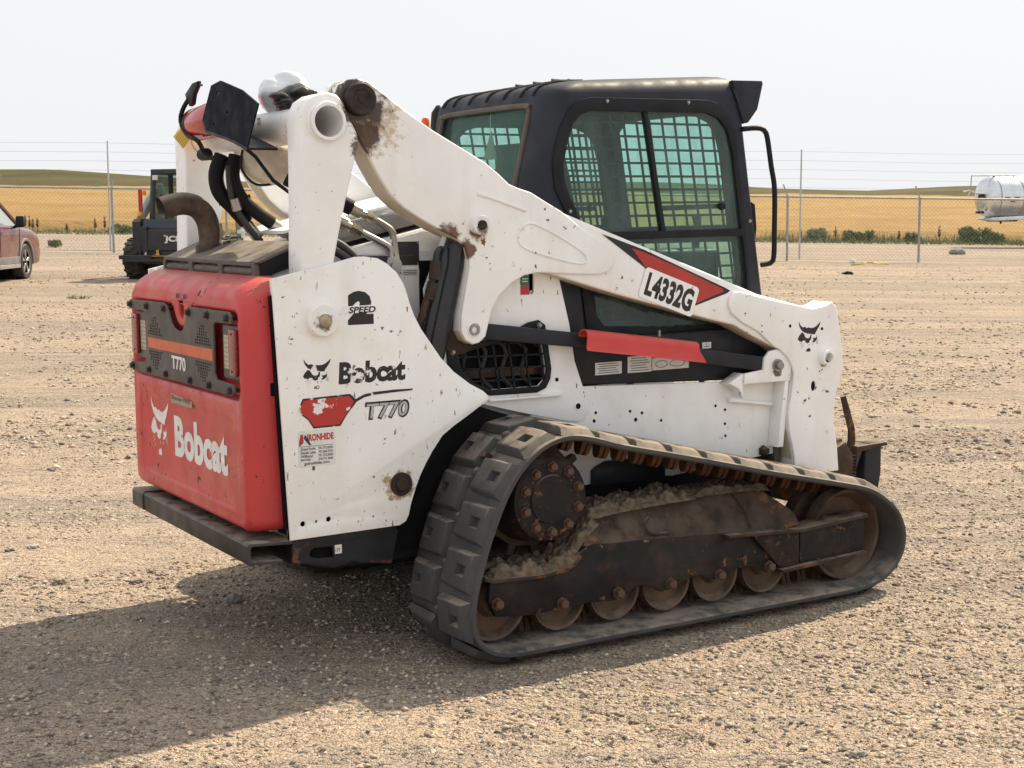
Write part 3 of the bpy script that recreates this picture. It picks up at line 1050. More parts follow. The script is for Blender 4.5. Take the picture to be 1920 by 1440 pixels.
# upright plate beside the cab, with the vent
UP = [(-.50, .868), (-.30, .815), (-.091, .766), (-.045, .762), (-.02, .776), (-.003, .801), (.004, .832), (-.006, .86), (-.03, .904), (-.066, 1.001), (-.089, 1.141), (-.135, 1.319),
      (-.181, 1.42), (-.22, 1.60), (-.62, 1.53), (-.72, 1.30), (-.70, 1.0), (-.62, .88)]
VENT = [(-.635, 1.082), (-.618, 1.095), (-.548, 1.092), (-.45, 1.104), (-.34, 1.135), (-.281, 1.160), (-.235, 1.167), (-.206, 1.147), (-.192, 1.06), (-.179, .979), (-.184, .94), (-.205, .905), (-.245, .890), (-.452, .893), (-.54, .93), (-.628, .99)]
VIN = [(-.585, 1.055), (-.45, 1.083), (-.33, 1.120), (-.245, 1.140), (-.222, 1.10), (-.202, .979), (-.210, .940), (-.235, .915), (-.445, .915), (-.52, .945), (-.575, 1.0)]
for s in (1, -1):
    y = lambda v: -v * s
    slot = [(-.262 + .011 * math.cos(a), 1.275 + .011 * math.sin(a)) for a in [R(180 + 20 * i) for i in range(10)]] + [(-.251, 1.345), (-.273, 1.345)]
    up_ = MB().prism(UP, y(.545), y(.535), [VIN, slot]).build('upright_plate', m['white'], loader, bevel=.002)
    MB().prism([(-.70, .90), (-.15, .86), (-.15, 1.40), (-.70, 1.40)], y(.48), y(.47)).build('vent_cavity', m['dark'], up_)
    if s < 0:
        continue
    vf = MB().prism(VENT, -.556, -.546, [VIN]).build('vent_frame', m['trim'], up_, bevel=.003)
    def inside(p, poly):
        c = False
        for i in range(len(poly)):
            (x1, z1), (x2, z2) = poly[i - 1], poly[i]
            if (z1 > p[1]) != (z2 > p[1]) and p[0] < (x2 - x1) * (p[1] - z1) / (z2 - z1) + x1:
                c = not c
        return c
    def clipped(a, b, poly, n=80):
        pts = [(a[0] + (b[0] - a[0]) * i / n, a[1] + (b[1] - a[1]) * i / n) for i in range(n + 1)]
        runs, cur = [], []
        for p in pts:
            if inside(p, poly):
                cur.append(p)
            elif cur:
                runs.append(cur); cur = []
        if cur:
            runs.append(cur)
        return [(r_[0], r_[-1]) for r_ in runs if len(r_) > 1]
    for k in range(5):
        for p, q in clipped((-.7, .955 + .046 * k - .0), (-.15, .942 + .046 * k), VIN):
            MB().bar((p[0] - .006, -.549, p[1]), (q[0] + .006, -.549, q[1]), .006, .008, (0, 1, 0)).build('vent_slat', m['trim'], vf)
    for k in range(6):
        xk = -.565 + .068 * k
        for p, q in clipped((xk - .03, 1.2), (xk + .025, .88), VIN):
            MB().bar((p[0], -.549, p[1] + .006), (q[0], -.549, q[1] - .006), .007, .008, (0, 1, 0)).build('vent_slat', m['trim'], vf)
    for p in ((-.612, 1.066), (-.236, 1.147)):
        bolt(vf, (p[0], -.556, p[1]), (0, -1, 0), m['steel'], hex_bolt, .9)
    for k in range(5):      # hoses and pipes seen through the vent
        x0 = -.58 + .09 * k
        MB().tube(smooth_loop([(x0, -.49, 1.15 - .02 * k), (x0 + .05, -.50, 1.05), (x0 + .03, -.495, .96), (x0 + .12, -.49, .88)], .03, False), .010, 8).build('hose', m['hose2'], up_)
    MB().box(-.60, -.20, -.50, -.485, .955, .985).build('inner_rail', m['rusty'], up_)
    MB().box(-.46, -.13, -.566, -.535, .872, .880).build('ledge_strip', m['white'], up_, bevel=.002)
    MB().lathe([(.001, -.001), (.010, -.001), (.012, 0)], (-.256, -.537, 1.268), (0, 1, 0), 16).build('latch_pin', m['steel'], up_)
    MB().box(-.310, -.272, -.547, -.5452, 1.300, 1.337).build('decal', surface('green_decal', (.02, .16, .10), .5), up_)
    MB().box(-.310, -.272, -.547, -.5452, 1.264, 1.2995).build('decal', surface('red_decal', (.50, .03, .05), .5), up_)
    for i_, zz in enumerate((1.322, 1.312)):
        MB().box(-.303, -.279, -.5476, -.547, zz, zz + .004).build('print_line', m['paper'], up_)
    for hx, hz in [(-.149, .933)]:
        MB().cyl((hx, -.5462, hz), (hx, -.544, hz), .008, 12).build('bolt_hole', m['dark'], up_)
    MB().lathe([(.012, 0), (.016, 0), (.016, .004), (.012, .004)], (-.052, -.548, .823), (0, 1, 0), 20, False).build('bolt_ring', m['white'], up_)
    MB().cyl((-.052, -.5462, .823), (-.052, -.544, .823), .012, 16).build('bolt_hole', m['dark'], up_)

# lower white side of the main frame
for s in (1, -1):
    y = lambda v: -v * s
    lf = MB().prism([(-.22, .905), (-.02, .897), (.70, .868), (1.05, .862), (1.06, .55), (.42, .50), (.37, .506), (-.035, .506), (-.15, .50), (-.3, .70)], y(.535), y(.522)).build('lower_frame_side', m['white'], loader, bevel=.003)
    MB().prism([(.011, .50), (.011, .560), (.03, .577), (.078, .594), (.37, .590), (.37, .50)], y(.552), y(.538)).build('step_plate', m['black'], lf, bevel=.003)
    if s < 0:
        continue
    for hx, hz, hr in [(.039, .789, .006), (.031, .757, .007), (.205, .782, .006), (.264, .771, .0065), (.233, .746, .008), (.36, .733, .006), (.642, .771, .006), (.693, .751, .006), (.693, .692, .006), (.696, .641, .006)]:
        MB().cyl((hx, -.5362, hz), (hx, -.534, hz), hr, 12).build('bolt_hole', m['dark'], lf)
    bolt(lf, (.90, -.536, .560), (0, -1, 0), m['rusty'], big_bolt, 1.0)

# front bracket that carries the control link
br = MB()
br.prism([(.735, .905), (.835, .915), (.841, .963), (.869, .991), (.911, .997), (.950, .980), (.968, .966), (.990, .920), (.985, .860), (.735, .862)], -.61, -.595)
bracket = br.build('link_bracket', m['white_arm'], loader, bevel=.004)
MB().prism([(.66, .868), (.735, .905), (.735, .80), (.715, .84)], -.535, -.60).build('bracket_web', m['white_arm'], bracket, bevel=.004)
MB().box(.735, .985, -.60, -.537, .858, .872).build('bracket_shelf', m['white_arm'], bracket, bevel=.003)
MB().prism([(.985, .885), (.965, .885), (.94, .72), (.925, .58), (.955, .58)], -.605, -.535).build('bracket_web', m['white_arm'], bracket, bevel=.004)
MB().prism([(.70, .80), (.93, .765), (.935, .752), (.70, .785)], -.56, -.535).build('bracket_rib', m['white_arm'], bracket, bevel=.003)
MB().lathe([(.026, .004), (.026, -.010), (.017, -.010), (.017, -.026), (.013, -.030), (.001, -.030)], (.909, -.61, .930), (0, 1, 0), 24).build('link_pin', m['steel'], bracket)
# guard pocket behind the front leg, its dark tone standing for the shaded gap
MB().prism([(.99, .93), (1.02, .90), (1.0, .60), (.99, .48), (.96, .48), (.955, .70), (.975, .86)], -.545, -.536).build('leg_guard', m['grey_plate'], loader, bevel=.003)

# ---- rear bumper
m['tie_plate'] = surface('chipped_black_plate', (.018, .020, .025), .5, var=.3, chips=(RUST2, 14, .56), dust=.2, spec=.25)
bp = MB()
prof = [(-1.452, .396), (-1.458, .404), (-1.458, .462), (-1.450, .471), (-1.29, .462), (-1.29, .450), (-1.438, .458), (-1.444, .452), (-1.444, .414), (-1.438, .408), (-1.33, .400), (-1.33, .388)]
bp.prism(prof, -.64, .64)
bumper = bp.build('rear_bumper', m['bumper'], loader, bevel=.004)
MB().box(-1.30, -1.285, -.62, .62, .38, .455).build('bumper_web', m['dark'], bumper)  # near-black colour stands for the shade inside the hollow bumper
MB().tube([(-1.4595, .49, .402), (-1.4595, .49, .460), (-1.45, .49, .4725), (-1.36, .49, .469)], .004, 8).build('weld_seam', m['bumper'], bumper)
SLOT = [(-1.231, .408), (-1.226, .420), (-1.212, .427), (-1.146, .424), (-1.142, .386), (-1.194, .387), (-1.225, .394)]
for s in (1, -1):
    MB().prism([(-1.294, .465), (-1.295, .386), (-1.135, .347), (-1.115, .350), (-1.065, .364), (-1.04, .352), (-.918, .334), (-.889, .45), (-.906, .468)], -.640 * s, -.625 * s, [SLOT]).build('tie_down_plate', m['tie_plate'], bumper, bevel=.003)
    MB().box(-1.25, -1.12, min(-.60 * s, -.61 * s), max(-.60 * s, -.61 * s), .36, .45).build('plate_backing', m['dark'], bumper)
pst = MB().box(-1.138, -1.112, -.6425, -.6405, .397, .428).build('label_sticker', m['paper'], bumper)
glyphs('lettering', '15T', (-1.136, -1.118, .404, .416), SIDE, (0, -.6432, 0), m['ink'], pst, .01)
for yy in (.30, .08, -.12, -.30):
    MB().cyl((-1.395, yy, .462), (-1.395, yy, .4695), .010, 8).build('bumper_hole', m['dark'], bumper)

# ---- red rear hood
def SY(v):
    return v * 1.075 if v > 0 else v


def hood_loop(si, bo, to, rt, rb):
    y0, z0, z1 = .605 - si, .490 + bo, 1.362 - to
    pts = []
    for cy, cz, r_, a in ((y0 - rb, z0 + rb, rb, -90), (y0 - rt, z1 - rt, rt, 0), (-y0 + rt, z1 - rt, rt, 90), (-y0 + rb, z0 + rb, rb, 180)):
        pts += circle(cy, cz, r_, 8, a, a + 90)
    return [(SY(p[0]), p[1]) for p in pts]


hd = MB()
rings = [(-1.290, hood_loop(0, 0, 0, .11, .05)), (-1.345, hood_loop(0, 0, 0, .11, .05)), (-1.392, hood_loop(.002, .002, .020, .108, .05)), (-1.416, hood_loop(.006, .006, .036, .10, .048)),
         (-1.428, hood_loop(.013, .013, .050, .09, .045)), (-1.435, hood_loop(.022, .022, .064, .08, .04)), (-1.437, hood_loop(.032, .032, .078, .07, .035))]
hn = len(rings[0][1])
for x, l in rings:
    hd.v += [(x, p[0], p[1]) for p in l]
for i in range(len(rings) - 1):
    for k in range(hn):
        j = (k + 1) % hn
        hd.f.append((i * hn + k, (i + 1) * hn + k, (i + 1) * hn + j, i * hn + j))
REC = rrect(-.562, .604, .940, 1.250, .03)
EMB = rrect(-.505, .55, .556, .888, .05)


def inset_loop(l, d):
    cx = sum(p[0] for p in l) / len(l); cz = sum(p[1] for p in l) / len(l)
    x0, x1 = min(p[0] for p in l), max(p[0] for p in l); z0, z1 = min(p[1] for p in l), max(p[1] for p in l)
    return [(cx + (p[0] - cx) * (1 - 2 * d / (x1 - x0)), cz + (p[1] - cz) * (1 - 2 * d / (z1 - z0))) for p in l]


def fill(mb, loops, x):
    flat = [p for l in loops for p in l]
    n0 = len(mb.v)
    mb.v += [(x, p[0], p[1]) for p in flat]
    for t in tessellate_polygon([[Vector((p[0], p[1], 0)) for p in l] for l in loops]):
        p, q, r_ = (flat[i] for i in t)
        if (q[0] - p[0]) * (r_[1] - p[1]) - (q[1] - p[1]) * (r_[0] - p[0]) > 0:
            t = t[::-1]
        mb.f.append(tuple(n0 + i for i in t))


def skirt(mb, l0, x0, l1, x1):
    n0 = len(mb.v)
    k = len(l0)
    mb.v += [(x0, p[0], p[1]) for p in l0] + [(x1, p[0], p[1]) for p in l1]
    for i in range(k):
        j = (i + 1) % k
        mb.f.append((n0 + i, n0 + k + i, n0 + k + j, n0 + j))


fill(hd, [rings[-1][1], REC, EMB], -1.437)
R1, R2 = inset_loop(REC, .006), inset_loop(REC, .018)
skirt(hd, REC, -1.437, R1, -1.431); skirt(hd, R1, -1.431, R2, -1.408); fill(hd, [R2], -1.408)
E1, E2 = inset_loop(EMB, .006), inset_loop(EMB, .014)
skirt(hd, EMB, -1.437, E1, -1.434); skirt(hd, E1, -1.434, E2, -1.4315); fill(hd, [E2], -1.4315)
hood_me = hd.mesh('rear_hood', 40)
bm = bmesh.new(); bm.from_mesh(hood_me)
bmesh.ops.remove_doubles(bm, verts=bm.verts, dist=.0004)
bm.to_mesh(hood_me); bm.free()
hood_me.polygons.foreach_set('use_smooth', [True] * len(hood_me.polygons))
hood_me.set_sharp_from_angle(angle=R(50))
hood = place('rear_hood', hood_me, m['red'], loader)
MB().box(-1.345, -1.30, -.608, -.600, .960, 1.005).build('hinge_notch', m['dark'], hood, bevel=.003)
tong = [(.150, 1.262), (.118, 1.250), (.094, 1.230), (.072, 1.202), (.050, 1.180), (.028, 1.170), (.002, 1.166), (-.024, 1.170), (-.046, 1.180), (-.068, 1.202), (-.09, 1.230), (-.114, 1.250), (-.145, 1.262)]
MB().prism(tong, -1.4395, -1.400, [circle(.004, 1.228, .026, 18, ry=.034)], 'yz').build('latch_tongue', m['red'], hood, bevel=.006, seg=4)
MB().prism(circle(.004, 1.228, .027, 18, ry=.035), -1.412, -1.409, (), 'yz').build('latch_hole', m['dark'], hood)
for yy in (.045, -.035):
    bolt(hood, (-1.4365, yy, 1.278), (-1, 0, 0), m['steel'], hex_bolt, .8)
PLATE = [(.605, 1.228), (.585, 1.243), (.177, 1.246), (.148, 1.238), (.117, 1.214), (.090, 1.178), (.060, 1.157), (.0, 1.146), (-.046, 1.157), (-.078, 1.190), (-.100, 1.235), (-.118, 1.245), (-.555, 1.245), (-.575, 1.229),
         (-.575, 1.206), (-.405, 1.203), (-.388, 1.190), (-.388, 1.020), (-.405, 1.004), (-.582, .999), (-.588, .975), (-.565, .960), (.580, .958), (.606, .972), (.606, .992), (.418, 1.002), (.402, 1.014), (.402, 1.188), (.418, 1.203), (.605, 1.206)]
PLATE = [(SY(p[0] * .93), p[1]) for p in PLATE]
plate = MB().prism(PLATE, -1.452, -1.444, (), 'yz').build('lamp_guard_plate', m['grey_plate'], hood, bevel=.0015)
for yy, zz in [(.577, 1.225), (.367, 1.226), (.159, 1.226), (-.126, 1.225), (-.334, 1.225), (-.54, 1.224), (.57, .978), (.36, .978), (.158, .978), (-.123, .978), (-.336, .978), (-.554, .978)]:
    bolt(plate, (-1.452, SY(yy * .93), zz), (-1, 0, 0), m['bolt'], hex_bolt, 1.15)
    MB().cyl((-1.444, SY(yy * .93), zz), (-1.408, SY(yy * .93), zz), .009, 10).build('spacer', m['bolt'], plate)
MB().prism([(.372, 1.104), (-.350, 1.107), (-.350, 1.066), (.365, 1.065)], -1.4532, -1.4522, (), 'yz').build('orange_stripe', m['orange'], plate)
glyphs('lettering', 'T770', (-.092, .064, 1.003, 1.055), REAR, (-1.4532, 0, 0), m['white_ink'], plate, .035)
pf = MB()
for cy in (.285, -.250):
    for row in range(7):
        for sgn in (1, -1):
            zz = 1.086 + sgn * (.034 + row * .0105)
            half = .085 - row * .0105
            k = max(1, int(half * 2 / .018))
            for i in range(k):
                yy = cy - half + (i + .5 + .5 * (row % 2) - .25) * (2 * half / k)
                pf.prism([(yy - .0052, zz - .0034), (yy + .0018, zz - .0034), (yy + .0052, zz + .0034), (yy - .0018, zz + .0034)], -1.4530, -1.4522, (), 'yz')
o = pf.build('perforation_holes', m['dark'], plate, smooth=0)
tag(o, kind='stuff')
m['lens'] = surface('tan_lens', (.46, .40, .30), .3, var=.1, vscale=40)
m['reflector'] = surface('dark_red_reflector', (.23, .012, .02), .25, var=.3, vscale=60, bump=.3, bscale=300, coat=.5)
m['lamp_grey'] = surface('grey_lamp_plastic', (.12, .105, .09), .55)
for s in (1, -1):
    yb = lambda v: SY(-v * s * .93)
    lam = MB().prism(rrect(min(yb(.43), yb(.585)), max(yb(.43), yb(.585)), 1.012, 1.196, .01), -1.432, -1.410, (), 'yz').build('tail_lamp', m['lamp_grey'], hood, bevel=.003)
    MB().prism(rrect(min(yb(.447), yb(.52)), max(yb(.447), yb(.52)), 1.046, 1.162, .004), -1.4345, -1.430, (), 'yz').build('clear_lens', m['lens'], lam)
    for k in range(7):
        zz = 1.055 + k * .016
        MB().box(-1.4355, -1.434, min(yb(.45), yb(.517)), max(yb(.45), yb(.517)), zz, zz + .0015).build('lens_rib', m['lamp_grey'], lam)
    MB().prism(rrect(min(yb(.530), yb(.595)), max(yb(.530), yb(.595)), 1.028, 1.185, .006), -1.448, -1.434, (), 'yz').build('red_reflector', m['reflector'], lam, bevel=.002)
    for zz in (1.043, 1.170):
        MB().cyl((-1.4495, yb(.562), zz), (-1.447, yb(.562), zz), .004, 8).build('screw', m['dark'], lam)

CAT = [[(402, 195), (415, 230), (440, 255), (465, 250), (480, 265), (500, 258), (520, 265), (550, 265), (580, 250), (605, 225), (622, 205), (615, 240), (600, 270), (585, 295), (572, 315), (570, 330), (540, 330), (528, 325), (490, 320), (455, 305), (430, 285), (412, 255), (402, 225)],
       [(440, 305), (425, 312), (405, 340), (392, 370), (405, 390), (430, 400), (450, 385), (470, 390), (470, 405), (490, 418), (512, 410), (515, 390), (530, 375), (532, 332), (520, 332), (515, 360), (500, 368), (480, 365), (465, 350), (458, 325)],
       [(585, 335), (582, 360), (568, 370), (552, 365), (548, 380), (555, 395), (540, 400), (545, 412), (565, 410), (578, 395), (590, 380)],
       [(482, 480), (495, 470), (508, 465), (520, 472), (524, 490), (518, 502), (485, 502), (480, 492)],
       [(440, 402), (436, 407), (410, 424), (414, 418)], [(456, 410), (452, 415), (415, 445), (422, 436)], [(467, 418), (462, 423), (428, 470), (434, 456)],
       [(583, 386), (588, 390), (608, 402), (590, 396)], [(582, 398), (586, 402), (609, 418), (588, 409)], [(578, 408), (582, 412), (606, 434), (584, 421)],
       [(507, 425), (511, 425), (508, 445), (505, 445)], [(545, 420), (548, 422), (540, 442), (537, 440)]]


def cat_head(name, box, basis, origin, mat, parent):
    u0, u1, v0, v1 = box
    mb = MB()
    for poly in CAT:
        k = [(u0 + (x - 390) / 235 * (u1 - u0), v0 + (503 - yy) / 308 * (v1 - v0)) for x, yy in poly]
        mb.add([(p[0], p[1], 0) for p in k], [])
        n0 = len(mb.v) - len(k)
        for t in tessellate_polygon([[Vector((p[0], p[1], 0)) for p in k]]):
            a, b, c = (k[i] for i in t)
            if (b[0] - a[0]) * (c[1] - a[1]) - (b[1] - a[1]) * (c[0] - a[0]) < 0:
                t = t[::-1]
            mb.f.append(tuple(n0 + i for i in t))
    me = mb.mesh(name, 0)
    me.transform(Matrix.Translation(origin) @ basis)
    return place(name, me, mat, parent)


cat_head('emblem', (-.436, -.212, .642, .868), REAR, (-1.4326, 0, 0), m['white_ink'], hood)
glyphs('lettering', 'Bobcat', (-.150, .415, .663, .820), REAR, (-1.4326, 0, 0), m['white_ink'], hood, .045, spacing=1.0)
st = MB().prism([(.157, .906), (-.080, .893), (-.078, .869), (.160, .868)], -1.4392, -1.4372, (), 'yz').build('small_sticker', surface('tan_sticker', (.36, .29, .20), .5), hood)
st.location.x = .0
glyphs('lettering', 'Shocker PASS', (-.150, .060, .883, .898), REAR, (-1.4398, 0, 0), m['ink'], st, .01)

# ---- engine cover behind the hood
gr = MB().prism([(.505, 1.352), (.510, 1.395), (.485, 1.413), (-.470, 1.409), (-.480, 1.354)], -1.337, -1.318,
                [rrect(.205, .485, 1.361, 1.398, .012), rrect(-.115, .165, 1.360, 1.396, .012), rrect(-.445, -.155, 1.357, 1.394, .012)], 'yz')
cover = gr.build('cover_grille', m['grey_plate'], loader, bevel=.003)
MB().box(-1.317, -1.30, -.47, .50, 1.352, 1.40).build('grille_backing', m['dark'], cover)
for y0_, y1_ in ((.205, .485), (-.115, .165), (-.445, -.155)):
    MB().cyl((-1.318, y0_ + .01, 1.374), (-1.318, y1_ - .01, 1.374), .016, 12).build('inner_baffle', m['grey_plate'], cover)
MB().prism([(-1.337, 1.409), (-1.318, 1.416), (-1.17, 1.476), (-1.15, 1.476), (-1.15, 1.464), (-1.17, 1.464), (-1.318, 1.404)], -.485, .505).build('cover_top', m['grey_plate'], loader, bevel=.003)
MB().prism([(-1.318, 1.403), (-1.17, 1.463), (-1.155, 1.463), (-1.155, 1.40), (-1.20, 1.39), (-1.318, 1.35)], -.478, .498).build('cover_side', m['trim'], loader)
MB().prism([(-1.04, 1.50), (-.36, 1.645), (-.36, 1.657), (-1.04, 1.512)], -.02, .46).build('deck_panel', m['white'], loader, bevel=.003)
m['louver'] = surface('grey_louver', (.17, .16, .15), .5, var=.2)
lv = MB().prism([(-1.04, 1.447), (-.60, 1.543), (-.60, 1.553), (-1.04, 1.457)], -.44, -.06).build('louver_panel', m['dark'], loader)
for k in range(16):
    yy = -.435 + k * .0235
    MB().bar((-1.035, yy, 1.461 + .0006 * k), (-.605, yy, 1.555 + .0006 * k), .013, .010, (0, .4, 1)).build('louver_slat', m['louver'], lv)

# ---- exhaust
ex = smooth_loop([(-1.235, .24, 1.425), (-1.235, .24, 1.50), (-1.247, .24, 1.56), (-1.285, .24, 1.605), (-1.345, .24, 1.618), (-1.425, .24, 1.600)], .015, False)
mb = MB()
rr = [.043 + (.010 if p.z < 1.462 else 0) for p in ex]
mb.tube(ex, rr, 24, caps=False)
mb.tube(ex[::-1], [r_ - .005 for r_ in rr[::-1]], 24, caps=False)
exh = mb.build('exhaust_pipe', m['exhaust'], loader, smooth=50)
d = (ex[-1] - ex[-2]).normalized()
MB().lathe([(.038, 0), (.043, 0)], ex[-1], d, 24)
MB().cyl(ex[-5], ex[-5] + d * .002, .037, 20).build('pipe_inside', m['dark'], exh)
MB().cyl((-1.235, .24, 1.428), (-1.235, .24, 1.458), .056, 24).build('pipe_clamp', m['exhaust'], exh)
MB().bar((-1.20, .17, 1.462), (-1.19, .15, 1.468), .02, .016).build('clamp_bolt', m['bolt'], exh)

# ---- lift links and cross tube
LINK = [(-1.226, 1.880), (-1.220, 1.915), (-1.205, 1.946), (-1.170, 1.968), (-1.127, 1.978), (-1.092, 1.970), (-1.066, 1.945), (-1.050, 1.901), (-1.020, 1.845), (-1.014, 1.815), (-1.032, 1.744), (-1.061, 1.639),
        (-1.094, 1.508), (-1.114, 1.418), (-1.125, 1.20), (-1.15, 1.15), (-1.20, 1.15), (-1.235, 1.20), (-1.234, 1.404), (-1.229, 1.588), (-1.226, 1.741)]
for s in (1, -1):
    y = lambda v: -v * s
    lk = MB().prism(LINK, y(.645), y(.52), [circle(-1.134, 1.879, .063, 32)]).build('lift_link', m['white_link'], loader, bevel=.010, seg=3)
    MB().lathe([(.072, 0), (.071, .004), (.067, .008), (.063, .008), (.063, 0)], (-1.134, y(.644), 1.879), (0, -s, 0), 36, False).build('weld_collar', m['white_link'], lk)
ct = MB()
ct.tube([(-1.134, -.668, 1.879), (-1.134, .668, 1.879)], .0625, 40, caps=False)
ct.tube([(-1.134, .668, 1.879), (-1.134, -.668, 1.879)], .052, 40, caps=False)
for yy in (-.668, .668):
    n0 = len(ct.v)
    for r_ in (.052, .0625):
        ct.v += [(-1.134 + r_ * math.cos(R(9 * k)), yy, 1.879 + r_ * math.sin(R(9 * k))) for k in range(40)]
    ct.f += [(n0 + k, n0 + (k + 1) % 40, n0 + 40 + (k + 1) % 40, n0 + 40 + k) for k in range(40)]
ct.build('cross_tube', m['white'], loader)
glyphs('lettering', 'mm', (-1.0, -.97, 0, .026), Matrix.Identity(4), (0, 0, 0), m['ink'], loader, .02).data.transform(
    Matrix.Translation((-1.1985, -.205, 1.905)) @ REAR @ Matrix.Translation((.985, -.013, 0)))

# ---- lift arms
ARM = [(-1.064, 2.008), (-1.040, 2.024), (-1.005, 2.030), (-.964, 2.020), (-.904, 1.981), (-.822, 1.927), (-.72, 1.865), (-.501, 1.752), (-.445, 1.712), (-.40, 1.675), (-.36, 1.660), (-.306, 1.645), (-.246, 1.613), (-.175, 1.577), (.012, 1.510),
       (.321, 1.402), (.619, 1.297), (.806, 1.230), (1.095, 1.160), (1.165, 1.168), (1.208, 1.185), (1.232, 1.165), (1.24, 1.139), (1.251, 1.07), (1.264, 1.01), (1.272, .977), (1.276, .919), (1.265, .862), (1.242, .795), (1.228, .726),
       (1.232, .64), (1.25, .561), (1.262, .45), (1.012, .45), (1.006, .522), (.992, .585), (.973, .655), (.969, .73), (.988, .812), (.996, .891), (.983, .926), (.959, .961), (.914, .997), (.783, 1.055), (.677, 1.108),
       (.551, 1.136), (.32, 1.195), (.084, 1.255), (-.188, 1.333), (-.234, 1.346), (-.278, 1.349), (-.335, 1.341), (-.391, 1.315), (-.446, 1.27), (-.479, 1.22), (-.495, 1.164), (-.507, 1.122), (-.534, 1.10), (-.562, 1.095),
       (-.593, 1.112), (-.61, 1.146), (-.607, 1.206), (-.59, 1.29), (-.573, 1.371), (-.573, 1.407), (-.587, 1.453), (-.624, 1.483), (-.687, 1.51), (-.768, 1.552), (-.829, 1.588), (-.849, 1.605), (-.884, 1.636),
       (-.916, 1.682), (-.936, 1.713), (-.981, 1.792), (-1.02, 1.86), (-1.06, 1.93), (-1.075, 1.975)]
i0 = ARM.index((-.175, 1.577))
i1 = ARM.index((-.188, 1.333))
RP = ARM[:i0 + 1] + [(-.06, 1.498), (.03, 1.452), (.068, 1.428), (.079, 1.405), (.070, 1.372), (.045, 1.347), (.005, 1.334), (-.07, 1.336), (-.188, 1.342)] + ARM[i1 + 1:]
j0, j1 = ARM.index((.806, 1.230)), ARM.index((.783, 1.055))
FP = ARM[j0 + 1:j1] + [(.88, 1.012), (.80, 1.075), (.71, 1.118), (.655, 1.158), (.640, 1.19), (.645, 1.225), (.668, 1.245), (.70, 1.245), (.84, 1.212)]
for s in (1, -1):
    y = lambda v: -v * s
    arm = MB().prism(ARM, y(.607), y(.49)).build('lift_arm', m['white_arm'], loader, bevel=.010, seg=3)
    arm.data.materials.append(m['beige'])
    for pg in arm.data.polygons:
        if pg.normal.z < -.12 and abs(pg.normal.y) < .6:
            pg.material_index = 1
    MB().prism(RP, y(.620), y(.6065)).build('arm_rear_plate', m['white_arm'], arm, bevel=.006)
    fp = MB().prism(FP, y(.620), y(.6065), [circle(1.108, .829, .013, 12, ry=.022), circle(1.164, .949, .021, 20)])
    fp.build('arm_front_plate', m['white_arm'], arm, bevel=.006)
    MB().lathe([(.001, -.006), (.012, -.006), (.012, -.004), (.030, -.006), (.034, -.010), (.051, -.012), (.056, -.006), (.056, .10)], (-1.005, y(.648), 1.958), (0, s, 0), 40).build('arm_pin', m['pin'], arm)
    if s < 0:
        continue
    # boss on the rear plate, bushings and weld beads
    MB().lathe([(.001, -.008), (.016, -.008), (.018, -.030), (.034, -.033), (.036, -.028), (.038, .0), (.038, .01)], (-.536, -.622, 1.527), (0, 1, 0), 28).build('pin_boss', m['white_arm'], arm)
    MB().lathe([(.002, -.012), (.015, -.012), (.017, -.038)], (-.536, -.622, 1.527), (0, 1, 0), 20).build('boss_pin', m['pin'], arm)
    MB().lathe([(.001, .002), (.012, .002), (.013, -.006), (.020, -.006), (.021, .004)], (-.556, -.621, 1.149), (0, 1, 0), 24).build('lobe_pin', m['steel'], arm)
    MB().tube([(x, -.621, z) for x, z in circle(-.556, 1.149, .026, 20)], .003, 6, closed=True).build('weld_bead', m['white_arm'], arm)
    MB().lathe([(.026, .0), (.034, .0), (.034, -.034), (.024, -.036), (.021, -.032), (.021, .03), (.001, .03)], (1.164, -.618, .949), (0, 1, 0), 28).build('pin_bushing', m['white_arm'], arm)
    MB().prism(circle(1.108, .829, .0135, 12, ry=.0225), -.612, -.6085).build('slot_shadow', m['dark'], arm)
    bead = smooth_loop([(-.36, -.6215, 1.505), (-.335, -.6215, 1.528), (-.30, -.6215, 1.530), (-.24, -.6215, 1.508), (-.14, -.6215, 1.458), (-.075, -.6215, 1.418), (-.058, -.6215, 1.392),
                        (-.075, -.6215, 1.378), (-.13, -.6215, 1.384), (-.24, -.6215, 1.410), (-.335, -.6215, 1.440), (-.365, -.6215, 1.470)], .02)
    MB().tube(bead, .0042, 8, closed=True).build('weld_bead', m['white_arm'], arm)
    MB().tube([(-.536, -.6215, 1.640), (-.47, -.6215, 1.622), (-.33, -.6215, 1.578)], .006, 8).build('weld_bead', m['white_arm'], arm)
    for x, z, r_ in [(.97, 1.092, .007), (1.15, 1.072, .007), (.815, 1.10, .0035), (.816, 1.075, .0035)]:
        MB().cyl((x, -.6208, z), (x, -.6195, z), r_, 10).build('bolt_hole', m['dark'], arm)
    # decals
    sw = [(.02, 1.487), (.048, 1.479), (.22, 1.424), (.40, 1.353), (.63, 1.262), (.655, 1.250), (.638, 1.240), (.475, 1.196), (.455, 1.198), (.35, 1.266), (.20, 1.370)]
    MB().prism(sw, -.6085, -.6076).build('stripe_border', m['ink'], arm)
    sw2 = [(.16, 1.432), (.23, 1.410), (.40, 1.346), (.615, 1.258), (.62, 1.248), (.475, 1.204), (.46, 1.206), (.355, 1.274), (.22, 1.362)]
    MB().prism(sw2, -.6095, -.6088).build('red_stripe', m['red_ink'], arm)
    c0 = Vector((.200, 1.240))
    ang = R(-19.5)
    def rot(p):
        return (c0.x + p[0] * math.cos(ang) - p[1] * math.sin(ang), c0.y + p[0] * math.sin(ang) + p[1] * math.cos(ang))
